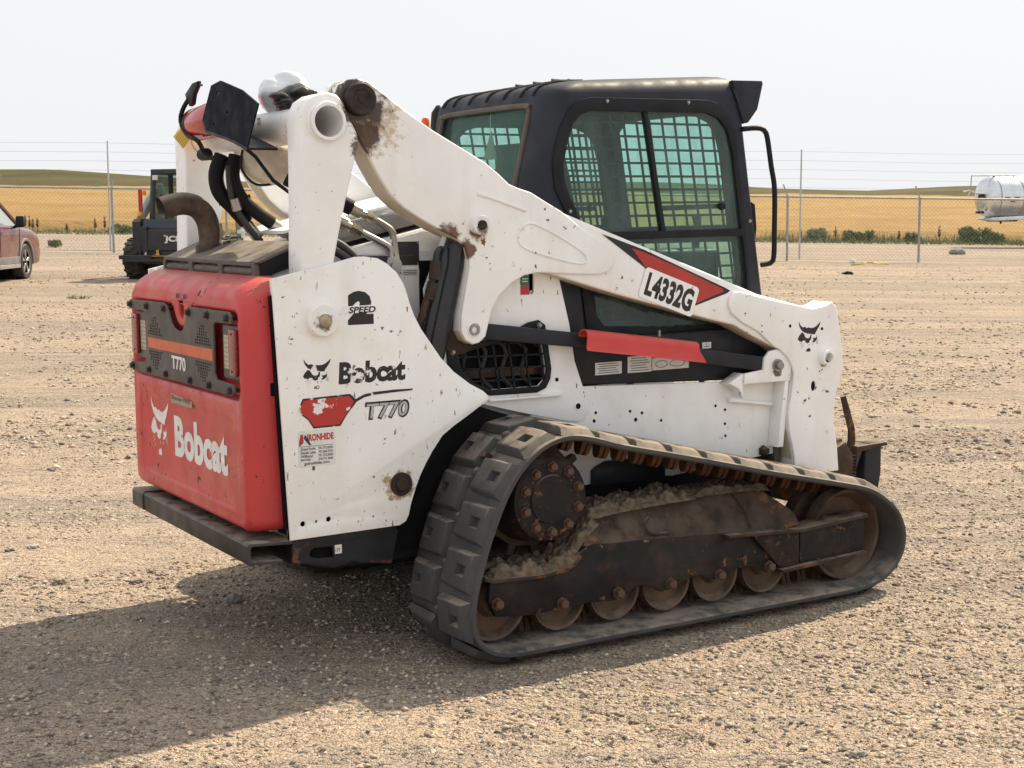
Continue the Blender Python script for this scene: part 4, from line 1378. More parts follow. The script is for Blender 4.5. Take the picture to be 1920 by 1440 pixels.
    st = MB().prism([rot(p) for p in rrect(-.012, .270, .0, .122, .016)], -.6108, -.6100).build('number_sticker', m['white_arm'], arm)
    glyphs('lettering', 'L4332G', (.010, .252, .014, .108), Matrix.Rotation(ang, 4, 'Z'), (0, 0, 0), m['ink'], st, .045).data.transform(
        Matrix.Translation((c0.x, -.6114, c0.y)) @ SIDE)
    cat_head('emblem', (1.012, 1.142, .978, 1.108), SIDE, (0, -.6208, 0), m['ink'], arm)

# ---- control link, red cylinder guard and lift cylinder (right side)
cl = MB().prism([(-.58, 1.178), (-.467, 1.165), (-.045, 1.108), (.855, .966), (.905, .95), (.90, .905), (.839, .908), (-.045, 1.052), (-.489, 1.107), (-.58, 1.12)], -.598, -.575).build('control_link', m['black'], loader, bevel=.005)
gd = MB()
a, b = Vector((-.085, -.625, 1.098)), Vector((.455, -.625, 1.022))
t = (b - a).normalized()
nz_ = Vector((t.z, 0, -t.x)) * -1
if nz_.z < 0:
    nz_ = -nz_
sec = [(.034, -.012), (.030, .012), (.014, .028), (-.012, .032), (-.030, .022), (-.037, .0), (-.038, -.040), (-.045, -.048)]
outer = [(v * -1, h) for v, h in sec]
ra = [a + Vector((0, v, 0)) + nz_ * h for v, h in sec]
rb = [b + Vector((0, v, 0)) + nz_ * h + (t * .035 if h < -.02 else Vector()) for v, h in sec]
ia = [p + (a - p).normalized() * .005 for p in ra]
ib = [p + (b - p).normalized() * .005 for p in rb]
k = len(sec)
gd.add(ra + rb + ia + ib, [(i, i + 1, k + i + 1, k + i) for i in range(k - 1)] + [(2 * k + i, 3 * k + i, 3 * k + i + 1, 2 * k + i + 1) for i in range(k - 1)] +
       [(i, 2 * k + i, 2 * k + i + 1, i + 1) for i in range(k - 1)] + [(k + i, k + i + 1, 3 * k + i + 1, 3 * k + i) for i in range(k - 1)] +
       [(k - 1, 3 * k - 1, 4 * k - 1, 2 * k - 1), (0, k, 3 * k, 2 * k)])
gd.build('cylinder_guard', m['red_guard'], loader, smooth=50)
MB().cyl((.30, -.60, 1.08), (.30, -.60, 1.105), .006, 8).build('guard_stud', m['steel'], loader)

m['navy'] = surface('dark_cylinder_paint', (.012, .014, .020), .32, var=.2, dust=.3)
for s in (1, -1):
    y = lambda v: -v * s
    cy = MB().tube([(-.575, y(.55), 1.475), (-.60, y(.55), 1.42), (-.695, y(.55), 1.06), (-.73, y(.55), .95)], .047, 24).build('lift_cylinder', m['navy'], loader)
    MB().tube([(-.648, y(.565), 1.445), (-.660, y(.58), 1.40), (-.745, y(.58), 1.08), (-.77, y(.57), .98)], .020, 12).build('oil_tube', m['navy'], cy)
    MB().lathe([(.052, 0), (.054, .02), (.054, .05), (.047, .06)], (-.566, y(.55), 1.50), Vector((-.25, 0, -1)), 24).build('cylinder_cap', m['navy'], cy)
    MB().tube([(-.70, y(.60), 1.40), (-.715, y(.605), 1.34), (-.80, y(.60), 1.10)], .012, 10).build('steel_line', m['rusty'], cy)
    MB().tube([(-.700, y(.60), 1.40), (-.712, y(.605), 1.335)], .020, 8).build('line_fitting', m['rusty'], cy)
    MB().tube([(-.717, y(.605), 1.325), (-.735, y(.605), 1.265)], .019, 8).build('line_fitting', m['rusty'], cy)
    MB().tube(smooth_loop([(-.70, y(.60), 1.40), (-.695, y(.60), 1.43), (-.675, y(.59), 1.445), (-.655, y(.57), 1.43)], .01, False), .011, 10).build('steel_line', m['navy'], cy)
    MB().prism(circle(-.585, 1.13, .075, 20) + [(-.62, 1.45), (-.56, 1.45)][:0], y(.56), y(.548)).build('arm_boss', m['rusty'], cy)
    MB().prism([(-.66, 1.14), (-.60, 1.46), (-.55, 1.46), (-.55, 1.08), (-.60, 1.06), (-.645, 1.09)], y(.546), y(.536)).build('rusty_web', m['rusty'], cy)

# ---- side decals of the rear panel
YP = -.6606
pnl = [o for o in loader.children if o.name.startswith('rear_side_panel')][0]
tn = R(3.0)
cat_head('emblem', (-1.250, -1.144, .980, 1.085), SIDE, (0, YP, 0), m['worn_ink'], pnl)
glyphs('lettering', 'Bobcat', (-1.118, -.862, .989, 1.066), SIDE, (0, YP, 0), m['worn_ink'], pnl, .045, slant=.06)
glyphs('lettering', '2', (-1.078, -.980, 1.192, 1.308), SIDE, (0, YP, 0), m['ink'], pnl, .085)
MB().prism([(-1.10, 1.231), (-.965, 1.234), (-.960, 1.259), (-1.095, 1.256)], -.6615, -.6608).build('speed_band', m['white_panel'], pnl)
glyphs('lettering', 'SPEED', (-1.076, -.975, 1.232, 1.254), SIDE, (0, -.6622, 0), m['ink'], pnl, .03, slant=.25)
red_s = [(-1.268, .908), (-1.249, .944), (-1.149, .947), (-1.080, .948), (-1.062, .928), (-1.079, .903), (-1.098, .880), (-1.119, .853), (-1.213, .852), (-1.232, .880)]
MB().prism([(-1.273, .908), (-1.252, .950), (-1.149, .953), (-1.076, .955), (-1.050, .930), (-1.072, .904), (-1.092, .881), (-1.115, .847), (-1.215, .846), (-1.234, .876)], -.6614, -.6606).build('stripe_border', m['worn_ink'], pnl)
MB().prism(red_s, -.6624, -.6616).build('red_stripe', m['worn_red'], pnl)
MB().prism([(-1.070, .905), (-1.052, .926), (-1.022, .939), (-.989, .945), (-.903, .949), (-.836, .951), (-.832, .957), (-.905, .958), (-.989, .955), (-1.024, .949), (-1.056, .935)], -.6613, -.6606).build('swoosh_line', m['worn_ink'], pnl)
m['silver_ink'] = worn_ink('silver_lettering', (.42, .42, .42), (.70, .69, .66), 20, .58)
glyphs('lettering', 'T770', (-1.028, -.852, .856, .922), SIDE, (0, -.6608, 0), m['ink'], pnl, .060, slant=.14)
glyphs('lettering', 'T770', (-1.020, -.858, .863, .915), SIDE, (0, -.6616, 0), m['silver_ink'], pnl, .015, slant=.14)
sk = MB().prism(rrect(-1.272, -1.136, .717, .840, .008), -.6617, -.6607).build('dealer_sticker', m['paper'], pnl)
YS = -.6624
glyphs('lettering', 'IRONHIDE', (-1.240, -1.142, .804, .828), SIDE, (0, YS, 0), m['red_ink'], sk, .04)
MB().prism([(-1.270, .802), (-1.264, .828), (-1.254, .828), (-1.254, .800), (-1.270, .786)], YS, YS + .0004).build('print_mark', m['red_ink'], sk)
MB().prism([(-1.253, .815), (-1.247, .828), (-1.225, .790), (-1.233, .790)], YS, YS + .0004).build('print_mark', m['blue_ink'], sk)
MB().box(-1.266, -1.144, YS, YS + .0004, .786, .7872).build('print_line', m['ink'], sk)
for k, (a_, b_) in enumerate([('Grand Forks', '701.772.5096'), ('Devils Lake', '701.662.5331'), ('Williston', '701.572.5050'), ('Bemidji', '218.751.4660')]):
    z_ = .773 - k * .0125
    glyphs('lettering', a_, (-1.265, -1.265 + .0050 * len(a_), z_, z_ + .0098), SIDE, (0, YS, 0), m['blue_ink'], sk, .018)
    glyphs('lettering', b_, (-1.200, -1.146, z_, z_ + .0090), SIDE, (0, YS, 0), m['blue_ink'], sk, .018)
glyphs('lettering', 'goironhide.com', (-1.253, -1.160, .720, .733), SIDE, (0, YS, 0), m['blue_ink'], sk, .025)

# inner wall details: serial plate, stickers
iw = MB().prism([(-1.02, 1.30), (-1.02, 1.432), (-.69, 1.505), (-.55, 1.50), (-.55, .95), (-.80, .95)], -.470, -.462).build('inner_wall', m['white'], loader)
nmp = MB().box(-.80, -.700, -.474, -.4705, 1.385, 1.470).build('serial_plate', surface('black_name_plate', (.02, .02, .022), .5, var=.3, dust=.3), iw)
glyphs('lettering', 'Bobcat', (-.775, -.745, 1.452, 1.460), SIDE, (0, -.4746, 0), m['grey_plate'], nmp)
MB().box(-.785, -.72, -.4748, -.4741, 1.420, 1.4225).build('print_line', m['grey_plate'], nmp)
for p in ((-.795, 1.465), (-.705, 1.465), (-.795, 1.39), (-.705, 1.39)):
    MB().lathe([(.0045, 0), (.004, -.002), (.001, -.0025)], (p[0], -.474, p[1]), (0, 1, 0), 10).build('rivet', m['steel'], nmp)
sk2 = MB().box(-.815, -.70, -.4722, -.4704, 1.345, 1.372).build('info_sticker', m['paper'], iw)
glyphs('lettering', 'Bobcat', (-.80, -.772, 1.354, 1.364), SIDE, (0, -.4727, 0), m['blue_ink'], sk2, .02)
for k in range(3):
    MB().box(-.765, -.71, -.4727, -.4723, 1.351 + .006 * k, 1.3535 + .006 * k).build('print_line', m['ink'], sk2)
MB().box(-.695, -.660, -.4722, -.4704, 1.415, 1.434).build('info_sticker', m['paper'], iw)
MB().lathe([(.012, 0), (.011, -.004), (.001, -.005)], (-.683, -.4705, 1.352), (0, 1, 0), 16).build('plug', m['steel'], iw)

# ---- hydraulic lines on the deck
def hose(name, pts, r, mat, parent=None, n=12):
    return MB().tube(smooth_loop(pts, .018, False), r, n).build(name, mat, parent or loader)


hose('hydraulic_hose', [(-1.19, .20, 1.80), (-1.217, .20, 1.73), (-1.205, .20, 1.66), (-1.15, .20, 1.60), (-1.10, .20, 1.545)], .030, m['hose'])
hose('hydraulic_hose', [(-1.15, .16, 1.80), (-1.165, .16, 1.72), (-1.135, .16, 1.64), (-1.075, .16, 1.585), (-1.01, .16, 1.540)], .027, m['hose'])
hose('hydraulic_hose', [(-1.185, .15, 1.76), (-1.18, .15, 1.66), (-1.16, .15, 1.60), (-1.115, .15, 1.53), (-1.06, .15, 1.46), (-1.05, .15, 1.43)], .012, m['hose2'])
MB().cyl((-1.168, .147, 1.635), (-1.155, .147, 1.590), .019, 14).build('hose_fitting', m['chrome'], loader)
for p, q in (((-1.10, .20, 1.545), (-1.068, .20, 1.502)), ((-1.01, .16, 1.540), (-.972, .16, 1.512))):
    p, q = Vector(p), Vector(q)
    f_ = MB().cyl(p, q, .024, 16).build('hose_fitting', m['chrome'], loader)
    MB().lathe([(.023, 0), (.023, .026)], q, q - p, 6).build('hex_nut', m['chrome'], f_)
hose('elbow_pipe', [(-.972, .16, 1.512), (-.945, .16, 1.492), (-.930, .16, 1.465), (-.930, .16, 1.42)], .013, m['steel'])
hose('elbow_pipe', [(-1.068, .20, 1.502), (-1.045, .20, 1.47), (-1.04, .20, 1.42)], .014, m['hose2'])
MB().bar((-1.205, .21, 1.615), (-1.10, .15, 1.645), .008, .014).build('cable_tie', m['hose'], loader)
# right-hand pair, in front of the louvers
hose('hydraulic_hose', [(-1.16, -.35, 1.70), (-1.10, -.38, 1.665), (-1.02, -.41, 1.63), (-.945, -.43, 1.592)], .028, m['hose'])
hose('hydraulic_hose', [(-1.14, -.42, 1.60), (-1.08, -.44, 1.585), (-1.03, -.46, 1.560)], .026, m['hose'])
for p, q, r_ in (((-.945, -.43, 1.592), (-.912, -.437, 1.575), .022), ((-1.03, -.46, 1.560), (-.985, -.468, 1.535), .022)):
    p, q = Vector(p), Vector(q)
    d_ = (q - p).normalized()
    f_ = MB().cyl(p, q, r_, 18).build('hose_fitting', m['chrome'], loader)
    MB().cyl(q, q + d_ * .030, .014, 14).build('fitting_neck', m['chrome'], f_)
    MB().lathe([(.021, 0), (.021, .028)], q + d_ * .018, d_, 6).build('hex_nut', m['chrome'], f_)
    MB().lathe([(.016, 0), (.016, .014)], q + d_ * .048, d_, 6).build('hex_nut', m['chrome'], f_)
hose('steel_pipe', [(-.872, -.445, 1.555), (-.825, -.455, 1.527), (-.800, -.46, 1.505), (-.797, -.465, 1.47), (-.800, -.49, 1.395)], .013, m['steel'])
hose('steel_pipe', [(-.945, -.475, 1.513), (-.87, -.485, 1.475), (-.835, -.49, 1.455), (-.822, -.492, 1.435), (-.828, -.495, 1.395)], .012, m['steel'])
hose('rubber_line', [(-1.08, -.50, 1.485), (-1.03, -.51, 1.465), (-.98, -.52, 1.42), (-.955, -.52, 1.37)], .014, m['hose2'])
hose('rubber_line', [(-1.09, -.53, 1.455), (-1.05, -.54, 1.435), (-1.0, -.55, 1.395), (-.98, -.55, 1.36)], .015, m['hose2'])
vb = MB().box(-.955, -.845, -.515, -.475, 1.385, 1.425).build('valve_block', m['black'], loader, bevel=.006)
MB().lathe([(.034, .004), (.034, -.010), (.012, -.010), (.012, -.018), (.001, -.018)], (-.825, -.505, 1.385), (0, 1, 0), 24).build('clamp_washer', m['steel'], vb)

# ---- front leg foot and quick-attach frame
qa = MB().prism([(1.30, .44), (1.34, .56), (1.395, .565), (1.42, .50), (1.44, .26), (1.34, .24)], -.50, .50).build('quick_attach_plate', m['rusty'], loader, bevel=.006)
for s in (1, -1):
    y = lambda v: -v * s
    MB().prism([(1.26, .42), (1.285, .53), (1.36, .56), (1.41, .48), (1.40, .34), (1.30, .30)], y(.56), y(.48)).build('pivot_ear', m['rusty'], qa, bevel=.006)
    MB().prism([(1.495, .375), (1.50, .50), (1.53, .535), (1.60, .515), (1.60, .40), (1.585, .32)], y(.54), y(.44)).build('wedge_plate', m['black'], qa, bevel=.008)
    MB().prism([(1.43, .42), (1.44, .53), (1.62, .535), (1.63, .52), (1.47, .505)], y(.55), y(.40)).build('top_lip', m['rusty'], qa, bevel=.004)
    MB().tube([(1.395, y(.50), .755), (1.415, y(.50), .70), (1.45, y(.50), .60), (1.452, y(.50), .55), (1.44, y(.50), .50)], [.013, .015, .016, .018, .02], 10).build('latch_lever', m['rusty'], qa)
    sp = MB()
    sp.tube([(1.43 + .002 * k / 60 + .013 * math.cos(k * .75), y(.53) + .013 * math.sin(k * .75), .50 - .0018 * k) for k in range(75)], .0042, 6)
    sp.build('latch_spring', m['rusty'], qa)
    MB().lathe([(.022, 0), (.022, .05)], (1.375, y(.545), .515), (0, s, 0), 16).build('pivot_pin', m['rusty'], qa)
# bucket-tilt cylinder between the arms
MB().cyl((.75, -.25, .72), (1.30, -.25, .48), .045, 20).build('tilt_cylinder', m['black'], loader)
MB().cyl((.75, .25, .72), (1.30, .25, .48), .045, 20).build('tilt_cylinder', m['black'], loader)
MB().box(1.02, 1.24, -.49, .49, .93, 1.06).build('arm_cross_member', m['white'], loader, bevel=.01)

# ---- cab
def x_rear(z):
    return -.136 - (1.979 - z) * .25 if z < 1.95 else -.143


def x_front(z):
    return .829 + (1.93 - z) * .165


def cab_ring(z, inset, top):
    """rounded rectangle; top = (extra inset, lift)"""
    ex_, lift = top
    x0, x1, w = x_rear(z) + inset + ex_ * 1.7, x_front(z) - inset - ex_ * .5, .478 - inset - ex_
    rc, rf = max(.02, .105 - inset), .02
    pts = []
    for cx, cy, r_, a in ((x1 - rf, w - rf, rf, 0), (x0 + rc, w - rc, rc, 90), (x0 + rc, -w + rc, rc, 180), (x1 - rf, -w + rf, rf, 270)):
        pts += circle(cx, cy, r_, 9, a, a + 90)
    return [(px, py, z + lift + (max(0, z - 1.90) * .35 * (px + .14))) for px, py in pts]


def cab_solid(name, inset, z0, levels):
    mb = MB()
    rs = [cab_ring(z, inset, t) for z, t in levels]
    k = len(rs[0])
    for r_ in rs:
        mb.v += r_
    for i in range(len(rs) - 1):
        for a in range(k):
            b = (a + 1) % k
            mb.f.append((i * k + a, i * k + b, (i + 1) * k + b, (i + 1) * k + a))
    mb.f.append(tuple(range(k - 1, -1, -1)))
    mb.f.append(tuple((len(rs) - 1) * k + a for a in range(k)))
    return mb.build(name, m['cab'], None, smooth=0)


outer_l = [(.89, (0, 0)), (1.28, (0, 0)), (1.66, (0, 0)), (1.92, (0, 0)), (1.985, (.002, 0)), (2.02, (.007, 0)), (2.042, (.016, 0)), (2.056, (.030, 0)), (2.065, (.048, 0)), (2.072, (.080, 0)), (2.077, (.13, 0)), (2.080, (.20, 0))]
shell = cab_solid('cab_shell', 0, .89, outer_l)
inner = cab_solid('inner', .045, .89, [(.93, (0, 0)), (1.28, (0, 0)), (1.66, (0, 0)), (1.92, (0, 0)), (1.985, (.0, 0)), (2.02, (.02, 0)), (2.035, (.06, 0))])
UPPER = [(.024, 1.487), (-.014, 1.583), (-.042, 1.629), (-.067, 1.69), (-.072, 1.751), (-.054, 1.835), (-.026, 1.912), (.011, 1.947), (.068, 1.962), (.632, 1.970), (.696, 1.947), (.738, 1.899), (.766, 1.81), (.815, 1.497)]
LOWER = [(.044, 1.463), (.061, 1.29), (.081, 1.169), (.119, 1.121), (.437, 1.106), (.66, 1.109), (.83, 1.125), (.854, 1.16), (.846, 1.312), (.823, 1.468)]
c1 = MB().prism(UPPER, -.6, .6).build('c1', None)
c2 = MB().prism(LOWER, -.6, .6).build('c2', None)
RW = [(.352, 1.93), (.33, 1.965), (.29, 1.985), (-.29, 1.985), (-.335, 1.965), (-.352, 1.93), (-.352, 1.45), (.352, 1.45)]
c3 = MB().prism(RW, -.6, -.02, (), 'yz').build('c3', None)
c4 = MB().prism(rrect(-.40, .40, 1.0, 1.985, .05), .55, 1.3, (), 'yz').build('c4', None)
for o in (shell, inner, c1, c2, c3, c4):
    bm = bmesh.new(); bm.from_mesh(o.data)
    bmesh.ops.recalc_face_normals(bm, faces=bm.faces)
    bm.to_mesh(o.data); bm.free()
boolean(shell, [inner, c1, c2, c3, c4])
shell.data.materials.clear()
shell.data.materials.append(m['cab'])
shell.data.polygons.foreach_set('use_smooth', [True] * len(shell.data.polygons))
shell.data.set_sharp_from_angle(angle=R(32))
shell.name = 'cab'
shell.parent = loader
cab = shell

# roof ribs, visor, seams
for yy in (-.36, -.27, -.14, .0, .14, .27, .36):
    pts = []
    for z, t_ in outer_l[4:]:
        if abs(yy) < .478 - t_[0] - .02:
            pts.append((x_rear(z) + t_[0] * 1.7 - .002, yy, z + max(0, z - 1.9) * .35 * (x_rear(z) + t_[0] * 1.7 + .14) + .002))
    pts = pts[1:] + [(.10, yy, pts[-1][2] + .006)]
    MB().tube(smooth_loop(pts, .02, False), .006, 6).build('roof_rib', m['cab'], cab)
VS = [(.775, 2.108), (.935, 2.112), (.940, 2.100), (.912, 1.994), (.863, 1.938), (.826, 1.930), (.80, 2.03)]
vis = MB().prism(VS, -.470, -.455).build('front_visor', m['cab'], cab, bevel=.004)
MB().prism(VS, .455, .470).build('visor_cheek', m['cab'], vis, bevel=.004)
MB().prism([(.775, 2.106), (.935, 2.110), (.940, 2.085), (.925, 2.085), (.92, 2.095), (.775, 2.090)], -.455, .455).build('visor_top', m['cab'], vis)
MB().tube([(.768, -.466, 2.085), (.790, -.481, 2.02), (.822, -.481, 1.932)], .004, 6).build('visor_seam', m['dark'], vis)
# raised trim around the side window
TR = [(-.03, 1.52), (-.074, 1.591), (-.112, 1.66), (-.121, 1.751), (-.108, 1.827), (-.082, 1.903), (-.044, 1.965), (.002, 2.0), (.058, 2.013), (.632, 2.022), (.695, 2.008), (.748, 1.964), (.781, 1.908), (.84, 1.50), (.865, 1.30), (.885, 1.10), (.06, 1.06), (.03, 1.13), (.005, 1.3)]
for s in (1, -1):
    y = lambda v: -v * s
    tr = MB().prism(TR, y(.486), y(.4775), [UPPER, LOWER]).build('window_trim', m['trim'], cab, bevel=.003)
    for x, z in [(.13, 2.0), (.53, 2.008), (-.045, 1.575), (.858, 1.53)]:
        bolt(tr, (x, y(.4865), z), (0, -s, 0), m['chrome'], hex_bolt, .62, 'trim_screw')
    # window bar, sliding sash divider, panes
    MB().prism([(.02, 1.492), (.83, 1.50), (.835, 1.470), (.03, 1.460)], y(.480), y(.455)).build('window_bar', m['trim'], tr, bevel=.003)
    MB().prism([(.314, 1.968), (.334, 1.968), (.428, 1.485), (.404, 1.485)], y(.4795), y(.455)).build('sash_divider', m['trim'], tr, bevel=.003)
    def pane(name, poly, yy):
        return MB().prism(poly, y(yy), y(yy - .004)).build(name, m['glass'], tr)
    k_ = UPPER
    pane('window_pane', [(.026, 1.489), (-.014, 1.583), (-.042, 1.629), (-.067, 1.69), (-.072, 1.751), (-.054, 1.835), (-.026, 1.912), (.011, 1.947), (.068, 1.962), (.325, 1.966), (.415, 1.49)], .466)
    pane('window_pane', [(.325, 1.966), (.632, 1.970), (.696, 1.947), (.738, 1.899), (.766, 1.81), (.815, 1.497), (.415, 1.49)], .474)
    pane('window_pane', LOWER, .466)
    MB().lathe([(.001, -.018), (.013, -.018), (.016, -.012), (.016, .0)], (.711, y(.476), 1.592), (0, s, 0), 18).build('latch_knob', m['trim'], tr)
    MB().bar((.42, y(.448), 1.585), (.72, y(.448), 1.593), .008, .020, (0, 0, 1)).build('latch_bar', m['trim'], tr)
    # steel guard behind the glass
    gp = MB()
    for poly, rows, cols in ((UPPER, np.arange(1.500, 1.97, .0525), np.arange(-.12, .95, .0640)), (LOWER, np.arange(1.13, 1.46, .0525), np.arange(-.04, 1.05, .0640))):
        cx_ = sum(p[0] for p in poly) / len(poly); cz_ = sum(p[1] for p in poly) / len(poly)
        inn = [(cx_ + (p[0] - cx_) * .93, cz_ + (p[1] - cz_) * .93) for p in poly]
        for z in rows:
            for p, q in clipped((-.3, z), (1.0, z + .006), poly):
                gp.bar((p[0], y(.440), p[1]), (q[0], y(.440), q[1]), .005, .0092, (0, 0, 1))
        for x in cols:
            for p, q in clipped((x - .165 * (1.96 - 1.75), 2.0), (x + .165 * .8, 1.0), poly, 160):
                gp.bar((p[0], y(.4405), p[1]), (q[0], y(.4405), q[1]), .0092, .005, (0, 1, 0))
        gp.prism(poly, y(.4425), y(.4375), [inn])
    gp.build('window_guard', m['trim'], cab)
# rear glass with its rubber gasket
q = lambda yy, z, off=0: (x_rear(z) + .018 + off, yy, z)
RWi = [(p[0] * 1.0, p[1]) for p in RW]
mb = MB()
mb.add([q(a_, b_) for a_, b_ in RWi] + [q(a_, b_, .004) for a_, b_ in RWi],
       [tuple(range(8)), tuple(range(15, 7, -1))] + [(i, (i + 1) % 8, 8 + (i + 1) % 8, 8 + i) for i in range(8)])
mb.build('rear_pane', m['glass'], cab, smooth=0)
gk = smooth_loop([(x_rear(b_) - .001, a_, b_) for a_, b_ in [(.352, 1.46), (.352, 1.93), (.338, 1.962), (.30, 1.985), (-.30, 1.985), (-.338, 1.962), (-.352, 1.93), (-.352, 1.46)]], .02, False)
MB().tube(gk, .011, 8).build('window_gasket', surface('brown_gasket', (.075, .058, .045), .6, dust=.4), cab)
hang = MB().prism([(-.02, 1.905), (.045, 1.79), (-.065, 1.79)], -.12, -.117, (), 'yz').build('hang_tag', surface('tan_card', (.28, .235, .20), .7), cab)
MB().tube([(-.118, -.01, 1.90), (-.115, -.008, 1.95), (-.11, -.006, 1.985)], .0015, 5).build('tag_string', m['paper'], hang)
MB().prism(rrect(-.40, .40, 1.0, 1.985, .05), .845, .849, (), 'yz').build('door_pane', m['glass'], cab).data.transform(Matrix(((1, 0, -.165, .165 * 1.45 + .05), (0, 1, 0, 0), (0, 0, 1, 0), (0, 0, 0, 1))))
# lower black side of the cab with its safety decals
for s in (1, -1):
    y = lambda v: -v * s
    lw = MB().prism([(-.135, 1.33), (-.09, 1.14), (-.066, 1.0), (-.03, .90), (.70, .872), (.93, .872), (.955, 1.07), (.90, 1.085), (.05, 1.075), (.0, 1.12), (-.02, 1.33)], y(.515), y(.46)).build('cab_lower_side', m['black'], cab, bevel=.005)
    if s > 0:
        for x0_, x1_, z0_, z1_, rows in ((.05, .178, .934, .983, 5), (.207, .325, .933, .998, 6), (.329, .515, .936, .985, 0), (.585, .632, 1.010, 1.036, 2)):
            dk = MB().box(x0_, x1_, -.5172, -.5155, z0_, z1_).build('safety_decal', m['paper'], lw)
            for k in range(rows):
                zz = z0_ + (z1_ - z0_) * (k + .7) / (rows + .6)
                MB().box(x0_ + .012 + .006 * (k % 2), x1_ - .012 - .008 * (k % 3), -.5177, -.5172, zz, zz + .0028).build('print_line', m['grey_plate'], dk)
            if rows == 0:
                for cx_, w_ in ((.375, .030), (.455, .038)):
                    MB().tube([(cx_ + w_ * math.cos(a_), -.5175, .960 + .014 * math.sin(a_)) for a_ in np.linspace(0, 6.28, 14)[:-1]], .0012, 5, closed=True).build('print_line', m['grey_plate'], dk)
# handrail and mirror on the right front pillar, beacon and antenna
MB().tube(smooth_loop([(.82, -.482, 1.909), (.87, -.50, 1.914), (.905, -.505, 1.910), (.932, -.505, 1.885), (.958, -.505, 1.76), (.978, -.505, 1.662), (.980, -.505, 1.50), (.978, -.505, 1.38), (.965, -.50, 1.352), (.925, -.485, 1.345)], .02, False), .011, 12).build('grab_handle', m['trim'], cab)
MB().prism([(.88, 1.40), (.905, 1.42), (.915, 1.50), (.905, 1.60), (.885, 1.61), (.87, 1.55)], -.47, -.40).build('door_hinge', m['trim'], cab, bevel=.006)
MB().lathe([(.001, 0), (.04, .004), (.045, .03), (.035, .09), (.012, .12)], (-.05, .53, 1.93), (0, .15, 1), 20).build('side_mirror', m['trim'], cab)
bc = MB().lathe([(.022, 0), (.022, .012), (.019, .014), (.019, .045), (.012, .055), (.001, .057)], (0, .765, 1.955), (0, 0, 1), 18).build('amber_beacon', surface('amber_plastic', (.75, .12, .01), .3), loader)
MB().tube([(0, .765, 1.955), (0, .765, 1.93), (.0, .70, 1.90), (0, .48, 1.90)], .012, 8).build('beacon_post', m['trim'], bc)

# ---- inside the cab
seat = MB()
seat.prism([(.18, 1.26), (.62, 1.30), (.64, 1.36), (.58, 1.40), (.20, 1.36)], -.24, .24)
st_o = seat.build('seat', m['trim'], cab, bevel=.03, seg=3)
MB().prism([(.12, 1.33), (.22, 1.33), (.14, 1.72), (.10, 1.86), (.03, 1.86), (.04, 1.72)], -.23, .23).build('backrest', surface('grey_seat_vinyl', (.045, .045, .042), .7, dust=.5), st_o, bevel=.03, seg=3)
MB().box(-.10, .70, -.42, .42, .95, 1.26).build('cab_floor', m['dark'], cab)
for yy in (-.33, .33):
    arm_ = MB().box(.25, .78, yy - .07, yy + .07, 1.25, 1.42).build('control_pod', m['trim'], cab, bevel=.03)
    MB().tube([(.70, yy, 1.41), (.71, yy, 1.50), (.70, yy, 1.56)], [.012, .014, .022], 10).build('joystick', m['trim'], arm_)

# ------------------------------------------------------------------ things strapped to the cross tube
m['bracket'] = surface('navy_black_bracket', (.008, .010, .018), .75, var=.1, spec=.15)
ext = empty('fire_extinguisher', (-1.235, .30, 1.86))
tag(ext, 'red fire extinguisher with yellow tag strapped to the white cross tube', 'fire extinguisher')
E0 = Vector(ext.location)


def rel(pts, o):
    return [Vector(p) - o for p in pts]


m['ext_red'] = surface('extinguisher_red', (.46, .02, .03), .22, var=.12, dust=.25, coat=.4)
MB().lathe([(.001, 0), (.038, .004), (.056, .016), (.062, .04), (.062, .33), (.045, .37), (.02, .40)], Vector((-1.232, .405, 1.922)) - E0, (-.04, -1, .05), 32).build('cylinder', m['ext_red'], ext)
MB().lathe([(.0625, .0), (.0632, .004), (.0632, .024), (.0625, .028)], Vector((-1.235, .345, 1.925)) - E0, (-.04, -1, .05), 32).build('strap', m['trim'], ext)
bp_ = [(p[0] - .124, p[1] - .010) for p in [(.009, 2.062), (.105, 2.052), (.205, 1.94), (.170, 1.895), (-.066, 1.853), (-.232, 1.813), (-.345, 1.955), (-.200, 2.012)]]
bk = MB().prism([(p[0] - E0.y, p[1] - E0.z) for p in bp_], -1.306 - E0.x, -1.300 - E0.x, [circle(-.084 - E0.y, 2.01 - E0.z, .009, 10), circle(-.174 - E0.y, 1.935 - E0.z, .008, 10), circle(-.034 - E0.y, 1.90 - E0.z, .007, 10)], 'yz').build('bracket_plate', m['bracket'], ext)
MB().prism([(p[0] - .124 - E0.y, p[1] - .01 - E0.z) for p in [(.205, 1.94), (.170, 1.895), (-.066, 1.853), (-.232, 1.813), (-.225, 1.805), (-.06, 1.844), (.18, 1.886), (.215, 1.93)]], -1.306 - E0.x, -1.19 - E0.x, (), 'yz').build('bracket_floor', m['black'], ext)
MB().tube(rel(smooth_loop([(-1.27, .30, 2.030), (-1.285, .345, 1.99), (-1.295, .36, 1.94), (-1.285, .32, 1.885), (-1.27, .24, 1.855), (-1.24, .27, 1.82), (-1.235, .245, 1.795), (-1.22, .20, 1.79)], .02, False), E0), .009, 8).build('strap', m['trim'], ext)
MB().prism([(p[0] - E0.y, p[1] - E0.z) for p in [(.335, 2.02), (.345, 2.04), (.26, 2.075), (.20, 2.078), (.205, 2.06), (.25, 2.03), (.27, 1.995), (.30, 1.99)]], -1.28 - E0.x, -1.262 - E0.x, (), 'yz').build('strap_buckle', m['trim'], ext, bevel=.004)
MB().tube(rel([(-1.27, .20, 2.066), (-1.29, .12, 2.055)], E0), .004, 6).build('cord', m['trim'], ext)
